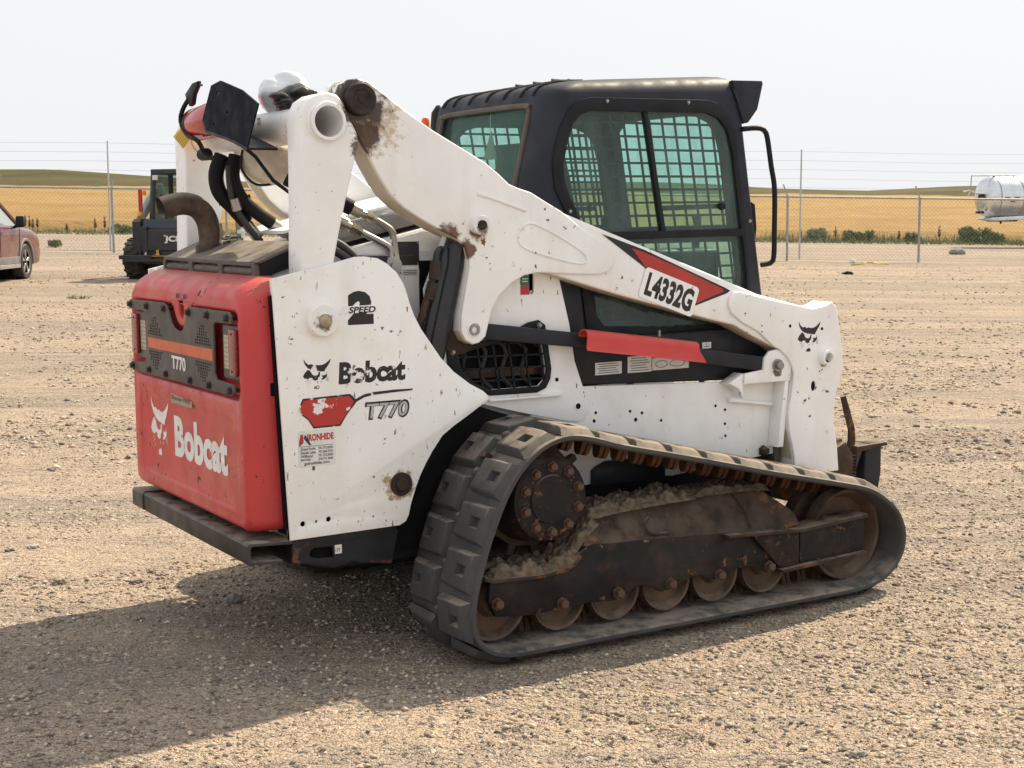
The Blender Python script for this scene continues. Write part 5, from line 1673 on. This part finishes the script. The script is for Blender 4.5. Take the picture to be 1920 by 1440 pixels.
tg = MB().prism([(p[0] - E0.y, p[1] - E0.z) for p in [(.460, 1.930), (.352, 1.885), (.466, 1.838), (.580, 1.890)]], -1.2522 - E0.x, -1.2505 - E0.x, (), 'yz').build('inspection_tag', surface('yellow_tag', (.62, .40, .012), .6, var=.08), ext)
for k in range(7):
    MB().bar(Vector((-1.2526, .455 - .013 * k, 1.919 - .0065 * k)) - E0, Vector((-1.2526, .550 - .013 * k, 1.879 - .0065 * k)) - E0, .003, .0006, (1, 0, 0)).build('print_line', surface('tag_print', (.30, .18, .01), .6) if k == 0 else bpy.data.materials['tag_print'], tg)
MB().lathe([(.022, 0), (.024, .01), (.024, .05), (.016, .06)], Vector((-1.225, .33, 1.808)) - E0, (.1, -1, 0), 14).build('valve_head', m['trim'], ext)


def lumpy(name, c, rad, mat, parent, seed, amp=.18, cell=.06):
    bm = bmesh.new()
    bmesh.ops.create_icosphere(bm, subdivisions=4, radius=1.0)
    co = np.array([v.co for v in bm.verts])
    n = vnoise(co[:, 0] * .1 + co[:, 2] * .05 + 5, co[:, 1] * .1 + 5, cell, seed) - .5 + .5 * (vnoise(co[:, 0] * .1 + 5, co[:, 2] * .1 + 5, cell * .4, seed + 1) - .5)
    for v, k in zip(bm.verts, n):
        p = v.co * (1 + amp * k * 2)
        v.co = Vector((p.x * rad[0] + c[0], p.y * rad[1] + c[1], p.z * rad[2] + c[2]))
    me = bpy.data.meshes.new(name)
    bm.to_mesh(me); bm.free()
    me.polygons.foreach_set('use_smooth', [True] * len(me.polygons))
    return place(name, me, mat, parent)


m['plastic_bag'] = surface('white_plastic_film', (.74, .75, .77), .22, var=.06, bump=.6, bscale=22, coat=.3)
m['cloth_bag'] = surface('dirty_white_cloth', (.60, .52, .43), .8, var=.25, vscale=10, bump=.6, bscale=25)
bag = lumpy('plastic_wrapped_bundle', (0, 0, 0), (.080, .155, .075), m['plastic_bag'], None, 71)
bag.location = (-1.09, -.17, 2.005)
tag(bag, 'shiny white plastic wrapped bundle tied on top of the cross tube', 'bundle')
lumpy('black_cover', (-.02, -.14, -.035), (.070, .11, .045), surface('crumpled_black_plastic', (.03, .028, .026), .35, bump=.8, bscale=25), bag, 77, .5)
bag2 = lumpy('cloth_wrapped_bundle', (0, 0, 0), (.075, .23, .075), m['cloth_bag'], None, 81, .14)
bag2.location = (-1.075, .0, 1.765)
tag(bag2, 'dirty cream cloth wrapped bundle hanging below the cross tube', 'bundle')
MB().tube([(-.115, -.02, .06), (-.10, -.10, .02), (-.06, -.17, -.07), (-.01, -.22, -.12)], .007, 6).build('black_strap', m['trim'], bag2)
MB().tube(smooth_loop([(-.09, .05, .05), (-.10, .04, -.02), (-.05, .03, -.078), (.03, .02, -.075)], .02, False), .005, 6).build('cord', m['trim'], bag2)

# ------------------------------------------------------------------ chain link fence with barbed wire arms
m['galv'] = surface('galvanised_steel', (.30, .33, .33), .5, metal=.4, var=.15)
m['pale_pole'] = surface('pale_fibreglass', (.42, .44, .42), .6, var=.1)
FD = 43.0


def lat(px, D=FD):
    return (px - 960) * D / 2731.7


fence = empty('chain_link_fence', at(FD, lat(219)))
tag(fence, 'chain link fence with angled wire arms along the far edge of the yard', 'fence')
FL = Vector(fence.location)
posts = [-200, 7, 219, 431, 643, 850, 1040, 1236, 1476, 1722, 1968, 2214]
FHGT = 1.88
for px in posts:
    b = at(FD, lat(px)) - FL
    p_ = MB().cyl(b + Vector((0, 0, -.1)), b + Vector((0, 0, FHGT + .03)), .034, 10).build('post', m['galv'], fence)
    dirv = -1 if px > 900 else 1
    MB().bar(b + Vector((0, 0, FHGT)), b + Vector((RH.x * dirv * .13, RH.y * dirv * .13, FHGT + .36)), .035, .02, (0, 1, 0)).build('wire_arm', m['galv'], p_)
for i in range(len(posts) - 1):
    a, b = at(FD, lat(posts[i])) - FL, at(FD, lat(posts[i + 1])) - FL
    for h, r_, nm in ((FHGT, .028, 'top_rail'), (.06, .006, 'tension_wire')):
        MB().cyl(a + Vector((0, 0, h)), b + Vector((0, 0, h)), r_, 8).build(nm, m['galv'], fence)
mesh_ = MB()
l0, l1 = lat(posts[0]), lat(posts[-1])
sp_ = .115
k = 0
H_ = FHGT - .08
l = l0 - H_
while l < l1:
    for dr in (1, -1):
        a_, b_ = (l, l + H_) if dr > 0 else (l + H_, l)
        za, zb = .07, .07 + H_
        if min(a_, b_) > l0 - H_ and max(a_, b_) < l1:
            p = at(FD - .02, a_) - FL + Vector((0, 0, za)); q_ = at(FD - .02, b_) - FL + Vector((0, 0, zb))
            mesh_.tube([p, q_], 0.0028, 3, caps=False)
    l += sp_
o = mesh_.build('wire_mesh', m['galv'], fence, smooth=0)
tag(o, kind='stuff')

high = empty('high_wire_fence', at(44.4, lat(213, 44.4)))
tag(high, 'tall thin poles strung with bare wires rising behind the chain link fence', 'wire fence')
HL = Vector(high.location)
poles = [-330, 213, 650, 1078, 1499, 1990]
for px in poles:
    b = at(44.4, lat(px, 44.4)) - HL
    MB().cyl(b + Vector((0, 0, -.1)), b + Vector((RH.x * .03, RH.y * .03, 3.30)), .030, 8, .022).build('pole', m['pale_pole'], high)
for k in range(6):
    h = 3.24 - .27 * k
    for i in range(len(poles) - 1):
        a, b = at(44.4, lat(poles[i], 44.4)) - HL, at(44.4, lat(poles[i + 1], 44.4)) - HL
        mid = (a + b) / 2 + Vector((0, 0, h - .03))
        MB().tube([a + Vector((0, 0, h)), mid, b + Vector((0, 0, h))], .0035, 4).build('wire', m['galv'], high)

# ------------------------------------------------------------------ weeds and shrubs between road and field
def leaf_material(name, c1, c2):
    n = NT(name)
    c = n.mix(n.ramp(n.noise(5, 4), .3, .7), c1, c2)
    b = n.bsdf(c, .7, 0, None, .2)
    return n.m


m['leaf'] = leaf_material('weed_green', (.11, .14, .05), (.21, .225, .09))
m['leaf_silver'] = leaf_material('silvery_green', (.20, .225, .145), (.31, .33, .21))
m['leaf_dark'] = leaf_material('dark_weed_green', (.10, .13, .05), (.18, .205, .08))
m['dry'] = leaf_material('dry_brown_seed', (.10, .055, .025), (.17, .10, .05))


def leaves(mb, n, c, rad, size, up_=.4, power=.5):
    for i in range(n):
        d_ = Vector((random.gauss(0, 1), random.gauss(0, 1), abs(random.gauss(0, 1)))).normalized()
        r_ = random.random() ** power
        p = Vector((c[0] + d_.x * rad[0] * r_, c[1] + d_.y * rad[1] * r_, c[2] + d_.z * rad[2] * r_))
        a = Vector((random.gauss(0, 1), random.gauss(0, 1), random.gauss(0, .6) + up_)).normalized()
        b = a.cross(Vector((random.gauss(0, 1), random.gauss(0, 1), random.gauss(0, 1)))).normalized()
        s_ = size * random.uniform(.6, 1.4)
        mb.add([p - b * s_ * .22, p + a * s_ * .5 - b * s_ * .05, p + b * s_ * .22, p + a * s_], [(0, 1, 3), (0, 3, 2)])


def shrub(name, D, px, w, h, n, mat, label, size=.16, group=None, cat='shrub'):
    root = empty(name, at(D, lat(px, D)))
    tag(root, label, cat, group)
    f_ = MB()
    leaves(f_, int(n * .6), (0, 0, .02), (w / 2, w / 2, h * .8), size * .8, .9)
    for k in range(9):
        a = random.random() * 6.28
        leaves(f_, n // 10, (math.cos(a) * w * .30, math.sin(a) * w * .30, h * random.uniform(.2, .55)), (w * .15, w * .15, h * .42), size * .8, 1.2)
    f_.build('foliage', mat, root, smooth=0)
    st_ = MB()
    for k in range(5):
        a = k * 1.257
        st_.tube([(0, 0, -.03), (math.cos(a) * w * .10, math.sin(a) * w * .10, h * .3), (math.cos(a) * w * .22, math.sin(a) * w * .22, h * .75)], [.014, .010, .004], 5)
    st_.build('stem', m['dry'], root, smooth=0)
    return root


shrub('green_shrub', 62.5, 1827, 1.65, .78, 1500, m['leaf'], 'large round green shrub below the front end of the silver tank')
shrub('green_shrub', 62.5, 1862, 1.05, .52, 900, m['leaf_dark'], 'smaller dark green shrub just right of the large round shrub')
shrub('grey_shrub', 62.5, 1532, 1.05, .66, 900, m['leaf_silver'], 'silvery grey green shrub beside the right hand tall pole')
shrub('green_shrub', 62.5, 1598, .95, .50, 700, m['leaf_dark'], 'low dark green shrub midway between the two right hand fence posts')
shrub('green_shrub', 62.5, 1625, .65, .55, 500, m['leaf'], 'upright green shrub right of the low dark shrub between fence posts')
shrub('green_shrub', 62.5, 1712, .75, .45, 600, m['leaf_dark'], 'green shrub at the foot of the rightmost fence post')
shrub('green_shrub', 62.5, 235, 1.35, .40, 800, m['leaf_dark'], 'low green shrub behind the left fence post beside the parked loader')
shrub('yard_weed', 46.5, 110, .50, .25, 400, m['leaf'], 'small green weed tuft on the gravel behind the left fence', .10, cat='weed')
shrub('yard_weed', 24.0, 150, .50, .02, 70, m['leaf'], 'sparse flat green weed on the gravel left of the red hood', .05, cat='weed')


def stalk(px, h, label, D=61.8):
    root = empty('dry_stalk', at(D, lat(px, D)))
    tag(root, label, 'dry plant', 'dry seed stalks along the field edge')
    MB().tube([(0, 0, -.03), (.01, 0, h * .5), (.0, .01, h)], [.012, .009, .004], 5).build('stem', m['dry'], root)
    f_ = MB()
    leaves(f_, 130, (0, 0, h * .35), (.055, .055, h * .62), .075, 1.2, .8)
    f_.build('seed_head', m['dry'], root, smooth=0)


for px, h, lb in [(55, .80, 'tall dry stalk close to the car mirror, leftmost of a row'), (64, .72, 'dry brown stalk second from the left beside the car'), (70, .62, 'dry brown stalk third from the left beside the car'),
                  (78, .68, 'dry brown stalk standing apart at the right of the row by the car'), (133, .42, 'short greenish dry stalk between car and left fence post'),
                  (186, .72, 'bushy brown dry stalk left of the left fence post'), (204, .78, 'slender brown dry stalk nearest the left fence post'),
                  (1501, .62, 'brown dry stalk just right of the right hand tall pole'), (1566, .72, 'thin tall dry stalk between silvery and dark shrubs'), (1685, .55, 'short dry stalk left of the rightmost fence post'),
                  (1760, .82, 'thick brown dry stalk right of the rightmost fence post')]:
    stalk(px, h, lb)
wd = MB()
for i in range(16000):
    D = random.uniform(60.5, 64.6)
    l = random.uniform(-34, 34)
    p = at(D, l)
    h = random.uniform(.08, .36) * (1.15 if D > 62 else .6) * (.5 if l < -4 else 1) * (0.55 + .9 * float(vnoise(np.array([p.x]), np.array([p.y]), 1.5, 14)[0]))
    a = random.random() * 6.28
    w_ = random.uniform(.010, .030)
    t_ = Vector((random.gauss(0, .10), random.gauss(0, .10), h))
    wd.add([p + Vector((math.cos(a) * w_, math.sin(a) * w_, 0)), p - Vector((math.cos(a) * w_, math.sin(a) * w_, 0)), p + t_], [(0, 1, 2)])
o = wd.build('field_edge_weeds', m['leaf'], None, smooth=0)
tag(o, 'green weeds growing along the edge of the wheat field', 'weeds', kind='stuff')

# ------------------------------------------------------------------ red car at the left edge (x forward, y left)
HEAD = (RH * -.02 + FH).normalized()
car = empty('parked_car')
tag(car, 'dusty red car with black mirror cut off by the left edge', 'car')
wheel_spot = at(29.0, lat(46, 29.0))
RIGHT_H = Vector((HEAD.y, -HEAD.x))
car_xy = Vector((wheel_spot.x, wheel_spot.y)) - HEAD * 1.35 - RIGHT_H * .80
car.location = (car_xy.x, car_xy.y, wheel_spot.z - .02)
car.rotation_euler = (0, 0, math.atan2(HEAD.y, HEAD.x))
m['car_red'] = surface('dusty_red_car_paint', (.115, .030, .034), .28, var=.03, coat=.6)
m['car_grey'] = surface('grey_cladding', (.16, .16, .16), .6, dust=.3)
m['tyre'] = surface('tyre_rubber', (.030, .029, .028), .8, var=.2, dust=.35, bump=.2)
m['rim'] = surface('bright_rim', (.55, .55, .54), .25, metal=.8)
prof = [(-2.28, .42), (-2.34, .62), (-2.30, .95), (-2.18, 1.10), (-1.2, 1.12), (1.0, 1.06), (1.25, 1.04), (1.85, .99), (2.18, .90), (2.30, .74), (2.33, .50), (2.25, .30), (1.80, .27)]
prof += circle(1.35, .35, .42, 13, 0, 180) + [(.92, .27), (-.92, .27)] + circle(-1.35, .35, .42, 13, 0, 180) + [(-1.80, .30)]
body_ = MB().prism(prof, -.90, .90).build('body', m['car_red'], car, bevel=.09, seg=4)
for s in (1, -1):
    for cx in (1.35, -1.35):
        arch = circle(cx, .35, .47, 19, -5, 185) + circle(cx, .35, .415, 19, 185, -5)
        MB().prism(arch, -s * .915, -s * .80).build('wheel_arch', m['car_grey'], body_, bevel=.012)
        MB().prism(circle(cx, .35, .425, 24), -s * .60, -s * .40).build('wheel_well', m['dark'], body_)
        w_ = empty('wheel', (cx, -s * .80, .355), 0, car)
        MB().lathe([(.24, -.10), (.33, -.105), (.352, -.085), (.357, 0), (.352, .085), (.33, .105), (.24, .10)], (0, 0, 0), (0, 1, 0), 40, False).build('tyre', m['tyre'], w_)
        MB().lathe([(.24, -.085 * s), (.235, -.03 * s), (.05, -.02 * s), (.001, -.02 * s)], (0, 0, 0), (0, 1, 0), 32, False).build('rim_dish', m['dark'], w_)
        for k in range(5):
            a = k * 2 * math.pi / 5 + .3
            MB().prism([(math.cos(a - .28) * .05, math.sin(a - .28) * .05), (math.cos(a - .20) * .232, math.sin(a - .20) * .232), (math.cos(a + .20) * .232, math.sin(a + .20) * .232), (math.cos(a + .28) * .05, math.sin(a + .28) * .05)], -s * .085, -s * .06).build('spoke', m['rim'], w_, bevel=.006)
        MB().tube([(math.cos(a_) * .236, -s * .088, math.sin(a_) * .236) for a_ in np.linspace(0, 6.283, 33)[:-1]], .010, 6, closed=True).build('rim', m['rim'], w_)
    MB().prism([(.90, .33), (-.90, .33), (-.90, .25), (.90, .25)], -s * .925, -s * .86).build('sill_trim', m['rim'], body_, bevel=.01)
    MB().prism([(.92, .47), (-.92, .47), (-.92, .335), (.92, .335)], -s * .908, -s * .88).build('sill_cladding', m['car_grey'], body_, bevel=.006)
    for x in (.95, -.20):
        MB().bar((x, -s * .902, .45), (x + .02, -s * .905, 1.04), .004, .006, (0, 1, 0)).build('door_seam', m['dark'], body_)
    MB().bar((-.05, -s * .915, .93), (-.24, -s * .915, .945), .022, .03).build('door_handle', m['car_red'], body_, bevel=.006)
    mir = MB().prism([(.62, 1.03), (.80, 1.06), (.84, 1.15), (.80, 1.24), (.64, 1.25), (.60, 1.15)], -s * 1.10, -s * .94).build('mirror', m['trim'], car, bevel=.03, seg=3)
    MB().bar((.75, -s * .88, 1.04), (.72, -s * 1.0, 1.09), .06, .05).build('mirror_arm', m['trim'], mir)
gh = MB()
lo = [(-2.10, .83, 1.09), (1.15, .83, 1.05), (1.15, -.83, 1.05), (-2.10, -.83, 1.09)]
hi = [(-1.75, .62, 1.66), (.15, .62, 1.68), (.15, -.62, 1.68), (-1.75, -.62, 1.66)]
gh.add(lo + hi, [(0, 1, 5, 4), (1, 2, 6, 5), (2, 3, 7, 6), (3, 0, 4, 7), (4, 5, 6, 7)])
gh.build('window_glass', surface('pale_reflecting_glass', (.42, .46, .46), .08, metal=.6, var=.05), car, smooth=0)
MB().prism([(-1.85, 1.65), (.18, 1.672), (.05, 1.71), (-.8, 1.735), (-1.7, 1.705)], -.63, .63).build('roof', m['car_red'], car, bevel=.02)
for s in (1, -1):
    MB().bar((1.15, -s * .835, 1.05), (.15, -s * .625, 1.68), .06, .05).build('front_pillar', m['car_red'], car)
    MB().bar((-.25, -s * .835, 1.08), (-.35, -s * .625, 1.68), .07, .04).build('middle_pillar', m['trim'], car)
    MB().bar((-2.10, -s * .835, 1.09), (-1.75, -s * .625, 1.66), .16, .06).build('rear_pillar', m['car_red'], car)
MB().box(.0, .2, -.55, -.15, .9, 1.36).build('car_seat', m['trim'], car, bevel=.05)
MB().box(.0, .2, .15, .55, .9, 1.36).build('car_seat', m['trim'], car, bevel=.05)
MB().tube([(.62 + .0 * k, .36 + .17 * math.cos(k * .4), 1.05 + .17 * math.sin(k * .4)) for k in range(16)], .016, 6, closed=True).build('steering_wheel', m['trim'], car)

# ------------------------------------------------------------------ black and yellow loader parked behind (x away from the camera)
jcb = empty('parked_wheel_loader', at(29.0, lat(318, 29.0)))
tag(jcb, 'black wheeled loader with orange details parked behind the white machine', 'wheel loader')
JD = (FH * .985 + RH * .17).normalized()
jcb.rotation_euler = (0, 0, math.atan2(JD.y, JD.x))
m['jcb_black'] = surface('dark_machine_paint', (.020, .024, .030), .45, var=.2, dust=.25)
m['jcb_yellow'] = surface('machine_yellow', (.60, .28, .012), .45, var=.1, dust=.2)
m['jcb_grey'] = surface('machine_grey', (.30, .32, .33), .5, var=.1, dust=.2)
MB().prism([(-.02, .32), (-.02, 1.04), (.10, 1.12), (1.7, 1.12), (1.9, .5), (1.7, .30)], -.52, .52).build('body', m['jcb_black'], jcb, bevel=.03)
dr = MB().box(-.06, -.015, -.50, .46, .58, 1.00).build('rear_door', m['jcb_black'], jcb, bevel=.03)
glyphs('lettering', 'JCB', (-.02, .34, .73, .88), REAR, (-.066, 0, 0), surface('grey_lettering', (.62, .63, .63), .4), dr, .05, slant=.05)
MB().box(-.068, -.062, -.02, .03, .86, .90).build('logo_square', m['jcb_yellow'], dr)
MB().prism([(.20, .60), (.14, .60), (.15, .55), (.12, .50), (.22, .50), (.19, .55)], -.066, -.062, (), 'yz').build('orange_mark', m['jcb_yellow'], dr)
MB().box(-.068, -.062, -.45, .30, .475, .49).build('orange_line', m['jcb_yellow'], dr)
MB().prism([(-.02, 1.04), (.02, 1.20), (.35, 1.24), (.35, 1.10)], -.48, .48).build('engine_cover', surface('blue_black_cover', (.02, .035, .05), .3), jcb, bevel=.03)
for s in (1, -1):
    y = lambda v: v * s
    MB().prism([(.05, .45), (.05, 1.16), (.14, 1.22), (.42, 1.22), (.48, .45)], y(.56), y(.74)).build('lift_tower', m['jcb_black'], jcb, bevel=.02)
    MB().lathe([(.05, 0), (.05, .03), (.03, .035)], (.16, y(.66), 1.12), (-1, 0, 0), 16).build('tower_pin', m['jcb_grey'], jcb)
    MB().cyl((-.02, y(.44), .56), (-.05, y(.44), 1.06), .075, 16).build('cylinder', m['jcb_black'], jcb)
    MB().cyl((-.02, y(.44), .40), (-.02, y(.44), .57), .030, 12).build('cylinder_rod', m['rim'], jcb)
    MB().prism([(.25, 1.10), (.55, 1.30), (1.2, 1.72), (2.2, 1.35), (2.3, .6), (2.5, .55), (2.5, 1.3), (1.3, 1.95), (1.1, 1.95), (.22, 1.25)], y(.60), y(.72)).build('lift_arm', m['jcb_grey'], jcb, bevel=.02)
    for cx in (.42, 1.55):
        w_ = empty('wheel', (cx, y(.79), .415), 0, jcb)
        MB().lathe([(.22, -.15), (.34, -.16), (.40, -.145), (.408, -.06), (.408, .06), (.40, .145), (.34, .16), (.22, .15)], (0, 0, 0), (0, 1, 0), 36, False).build('tyre', m['tyre'], w_)
        MB().lathe([(.22, 0), (.20, .02), (.05, .06), (.001, .06)], (0, y(.13) if False else s * .10, 0), (0, s, 0), 24, False).build('rim', m['jcb_yellow'], w_)
        for k in range(18):
            a = k * 2 * math.pi / 18
            for t_ in (1, -1):
                aa = a + (t_ > 0) * math.pi / 18
                p0 = Vector((math.cos(aa) * .412, t_ * .155, math.sin(aa) * .412))
                p1 = Vector((math.cos(aa + .10) * .415, t_ * .06, math.sin(aa + .10) * .415))
                p2 = Vector((math.cos(aa + .05) * .415, t_ * -.02, math.sin(aa + .05) * .415))
                u_ = Vector((math.cos(aa), 0, math.sin(aa)))
                lg = MB().bar(p0, p1, .05, .035, u_).bar(p1, p2, .05, .035, u_)
                lg.build('tread_block', m['tyre'], w_)
MB().box(-.10, .10, .30, .98, .42, .50).build('side_step', m['jcb_black'], jcb, bevel=.01)
MB().box(-.12, .0, -.9, .9, .36, .42).build('rear_guard', m['jcb_black'], jcb, bevel=.01)
jc = MB()
for p_, q_ in [((.30, 1.15), (.36, 2.12)), ((1.30, 1.15), (1.22, 2.12))]:
    for s in (1, -1):
        jc.bar((p_[0], s * .42, p_[1]), (q_[0], s * .38, q_[1]), .10, .08)
jc.box(.30, 1.30, -.42, .42, 2.10, 2.20)
jc.build('cab_frame', m['jcb_black'], jcb, bevel=.02)
MB().add([(.33, -.40, 1.2), (.33, .40, 1.2), (.38, .37, 2.1), (.38, -.37, 2.1)], [(0, 1, 2, 3)]).build('rear_window', m['clear_glass'], jcb, smooth=0)
MB().add([(.33, .41, 1.2), (1.28, .41, 1.2), (1.22, .38, 2.1), (.38, .38, 2.1)], [(0, 1, 2, 3)]).build('side_window', m['clear_glass'], jcb, smooth=0)
MB().box(.24, .31, .26, .36, 1.98, 2.08).build('work_lamp', surface('lamp_lens', (.6, .6, .55), .3), jcb, bevel=.01)
MB().box(.30, .34, .62, .70, 1.30, 1.80).build('red_safety_bar', surface('red_bar', (.42, .02, .02), .4), jcb, bevel=.01)
MB().lathe([(.035, 0), (.035, .08), (.02, .10)], (.32, .57, 1.68), (0, 0, 1), 14).build('orange_beacon', surface('orange_beacon_lens', (.7, .22, .01), .3), jcb)
MB().prism([(.22, 1.22), (.18, 1.28), (.22, 1.36), (.32, 1.34)], .60, .68).build('yellow_cap', m['jcb_yellow'], jcb, bevel=.02)

# ------------------------------------------------------------------ silver tank trailer beyond the fence (x along the trailer)
TD = 58.0
tank = empty('tank_trailer', at(TD, lat(1834, TD)))
tag(tank, 'silver tank trailer beyond the fence, cut off by the right edge', 'tank trailer')
TH = (RH * .97 + FH * .24).normalized()
tank.rotation_euler = (0, 0, math.atan2(TH.y, TH.x))


def tank_metal():
    n = NT('brushed_tank_metal')
    r_ = n.ramp(n.noise(6, 4, stretch=(.4, 1, 1)), .3, .7, .22, .40)
    c = n.mix(n.ramp(n.noise(2.5, 4), .3, .7), (.60, .63, .66), (.74, .76, .78))
    n.bsdf(c, r_, .85, n.bump(n.noise(40, 3), .08, .01))
    return n.m


m['tank'] = tank_metal()
TZ = 1.97
MB().lathe([(.05, -.02), (.30, .02), (.55, .09), (.72, .20), (.80, .34), (.82, .42), (.82, 9.0), (.7, 9.2), (.2, 9.35)], (0, 0, TZ), (1, 0, 0), 48).build('tank_barrel', m['tank'], tank, smooth=40)
for x in (.46, 1.45, 2.6, 4.2, 6.0, 7.8):
    MB().tube([(x, .825 * math.cos(a_), TZ + .825 * math.sin(a_)) for a_ in np.linspace(0, 6.283, 37)[:-1]], .022, 6, closed=True).build('tank_band', m['galv'], tank)
MB().prism([(.10, TZ - .86), (.35, TZ - .80), (2.2, TZ - .72), (9.0, TZ - .72), (9.0, TZ - .92), (1.8, TZ - .90), (.5, TZ - .94)], -.45, .45).build('underframe', m['tank'], tank, bevel=.01)
MB().prism([(.50, TZ - .92), (1.5, TZ - .90), (1.4, TZ - .97), (.6, TZ - .97)], -.40, .40).build('coupling_plate', m['dark'], tank)
MB().cyl((.95, 0, TZ - 1.06), (.95, 0, TZ - .95), .04, 10).build('king_pin', m['dark'], tank)
rl = MB()
rl.tube([(-.55, -.25, TZ + .83), (1.35, -.25, TZ + .83)], .022, 8)
rl.tube([(-.55, -.25, TZ + .83), (-.58, -.25, TZ + .25)], .020, 8)
rl.tube([(.40, -.25, TZ + .83), (.40, -.25, TZ + .74)], .020, 8)
rl.tube([(1.30, -.25, TZ + .83), (1.30, -.25, TZ + .76)], .020, 8)
rl.build('catwalk_rail', m['galv'], tank)
cr = MB()
for a, b in [((-.58, -.25, TZ + .25), (-.92, -.30, TZ + .20)), ((-.58, -.25, TZ + .25), (-.75, -.35, TZ + .05)), ((-.55, -.25, TZ + .22), (-.22, -.2, TZ + .12)), ((-.22, -.2, TZ + .12), (.05, -.1, TZ + .05)), ((-.15, -.2, TZ - .30), (.10, -.1, TZ - .45))]:
    cr.cyl(a, b, .035, 8)
cr.build('front_piping', surface('pale_pipe', (.52, .50, .44), .6), tank)
MB().cyl((-.28, -.2, TZ - .60), (.05, -.2, TZ - .60), .05, 12).build('air_coupling', m['trim'], tank)
MB().box(-.15, .02, -.3, -.1, TZ - .1, TZ + .12).build('coupler_box', m['rusty'], tank, bevel=.01)
for k in range(7):
    MB().box(.60 + k * .42, .60 + k * .42 + .22, -.826, -.820, TZ - .06, TZ - .01).build('reflective_tape', m['red_ink'], tank)
MB().box(.85, 1.05, -.815, -.800, TZ - .22, TZ - .17).build('marker_lamp', m['red_ink'], tank)
for s in (1, -1):
    MB().box(2.6, 2.75, s * .45 - .06, s * .45 + .06, .05, TZ - .80).build('landing_leg', m['galv'], tank)
    for cx in (7.2, 8.3):
        w_ = empty('wheel', (cx, s * .88, .52), 0, tank)
        MB().lathe([(.28, -.12), (.48, -.13), (.52, -.09), (.52, .09), (.48, .13), (.28, .12)], (0, 0, 0), (0, 1, 0), 32, False).build('tyre', m['tyre'], w_)
        MB().lathe([(.28, s * .10), (.10, s * .04), (.001, s * .04)], (0, 0, 0), (0, 1, 0), 24, False).build('rim', m['rim'], w_)
MB().box(6.6, 8.9, -.6, .6, .45, 1.12).build('axle_frame', m['dark'], tank)

# ------------------------------------------------------------------ litter near the fence and the larger single stones
ys = empty('yellow_strap', at(40.5, lat(1630, 40.5), .03))
tag(ys, 'yellow strap lying in a heap on the ground by the fence', 'strap')
MB().tube(smooth_loop([(-.6, .1, .0), (-.3, -.1, .03), (0, .12, .05), (.2, -.05, .04), (.0, -.15, .03), (.5, .05, .01), (.75, .0, .0)], .03, False), .022, 6).build('webbing', surface('yellow_webbing', (.55, .42, .03), .7), ys)
rg = lumpy('black_rag', (0, 0, .02), (.10, .07, .035), m['dark'], None, 91, .8)
rg.location = at(35, lat(1590, 35))
tag(rg, 'small black rag on the gravel in front of the yellow strap', 'rag')
wp = lumpy('white_scrap', (0, 0, .05), (.10, .07, .08), m['paper'], None, 93, .4)
wp.location = at(42, lat(1598, 42))
tag(wp, 'white paper scrap beside the yellow strap near the fence', 'scrap')
gs = lumpy('grey_block', (0, 0, .08), (.28, .2, .14), surface('grey_stone', (.22, .22, .20), .9), None, 95, .25)
gs.location = at(50, lat(1795, 50))
tag(gs, 'grey stone block on the road behind the fence below the tank', 'stone')


def ground_px(px, py):
    d_ = fwd + ((px - 960) * right - (py - 720) * up) / 2731.68
    t_ = -CAM.z / d_.z
    return CAM + d_ * t_


for px, py, r_, c_, lb in [(1608, 1410, .026, (.30, .26, .22), 'largest grey stone near the bottom right corner of the gravel'), (1098, 1302, .017, (.28, .25, .22), 'pointed grey stone standing alone in front of the shadow edge'),
                           (432, 1127, .034, (.27, .245, .22), 'round pale stone in the shadow behind the bumper'), (20, 1036, .022, (.16, .15, .145), 'dark stone at the left edge of the gravel'), (62, 1031, .020, (.46, .40, .33), 'whitish stone right of the dark stone at the left edge'),
                           (108, 1102, .026, (.24, .21, .18), 'grey brown stone on sunlit gravel near the left edge'), (255, 1096, .022, (.20, .18, .165), 'dark flat stone just beyond the upper shadow edge')]:
    g_ = ground_px(px, py)
    me_o = lumpy('stone', (0, 0, r_ * .18), (r_ * 1.0, r_ * .75, r_ * .5), surface('single_stone', c_, .9, var=.2, vscale=60, bump=.4), None, int(px) % 97, .75, .05)
    me_o.location = (g_.x, g_.y, float(relief(np.array([g_.x]), np.array([g_.y]))[0]))
    tag(me_o, lb, 'stone', 'single larger stones')
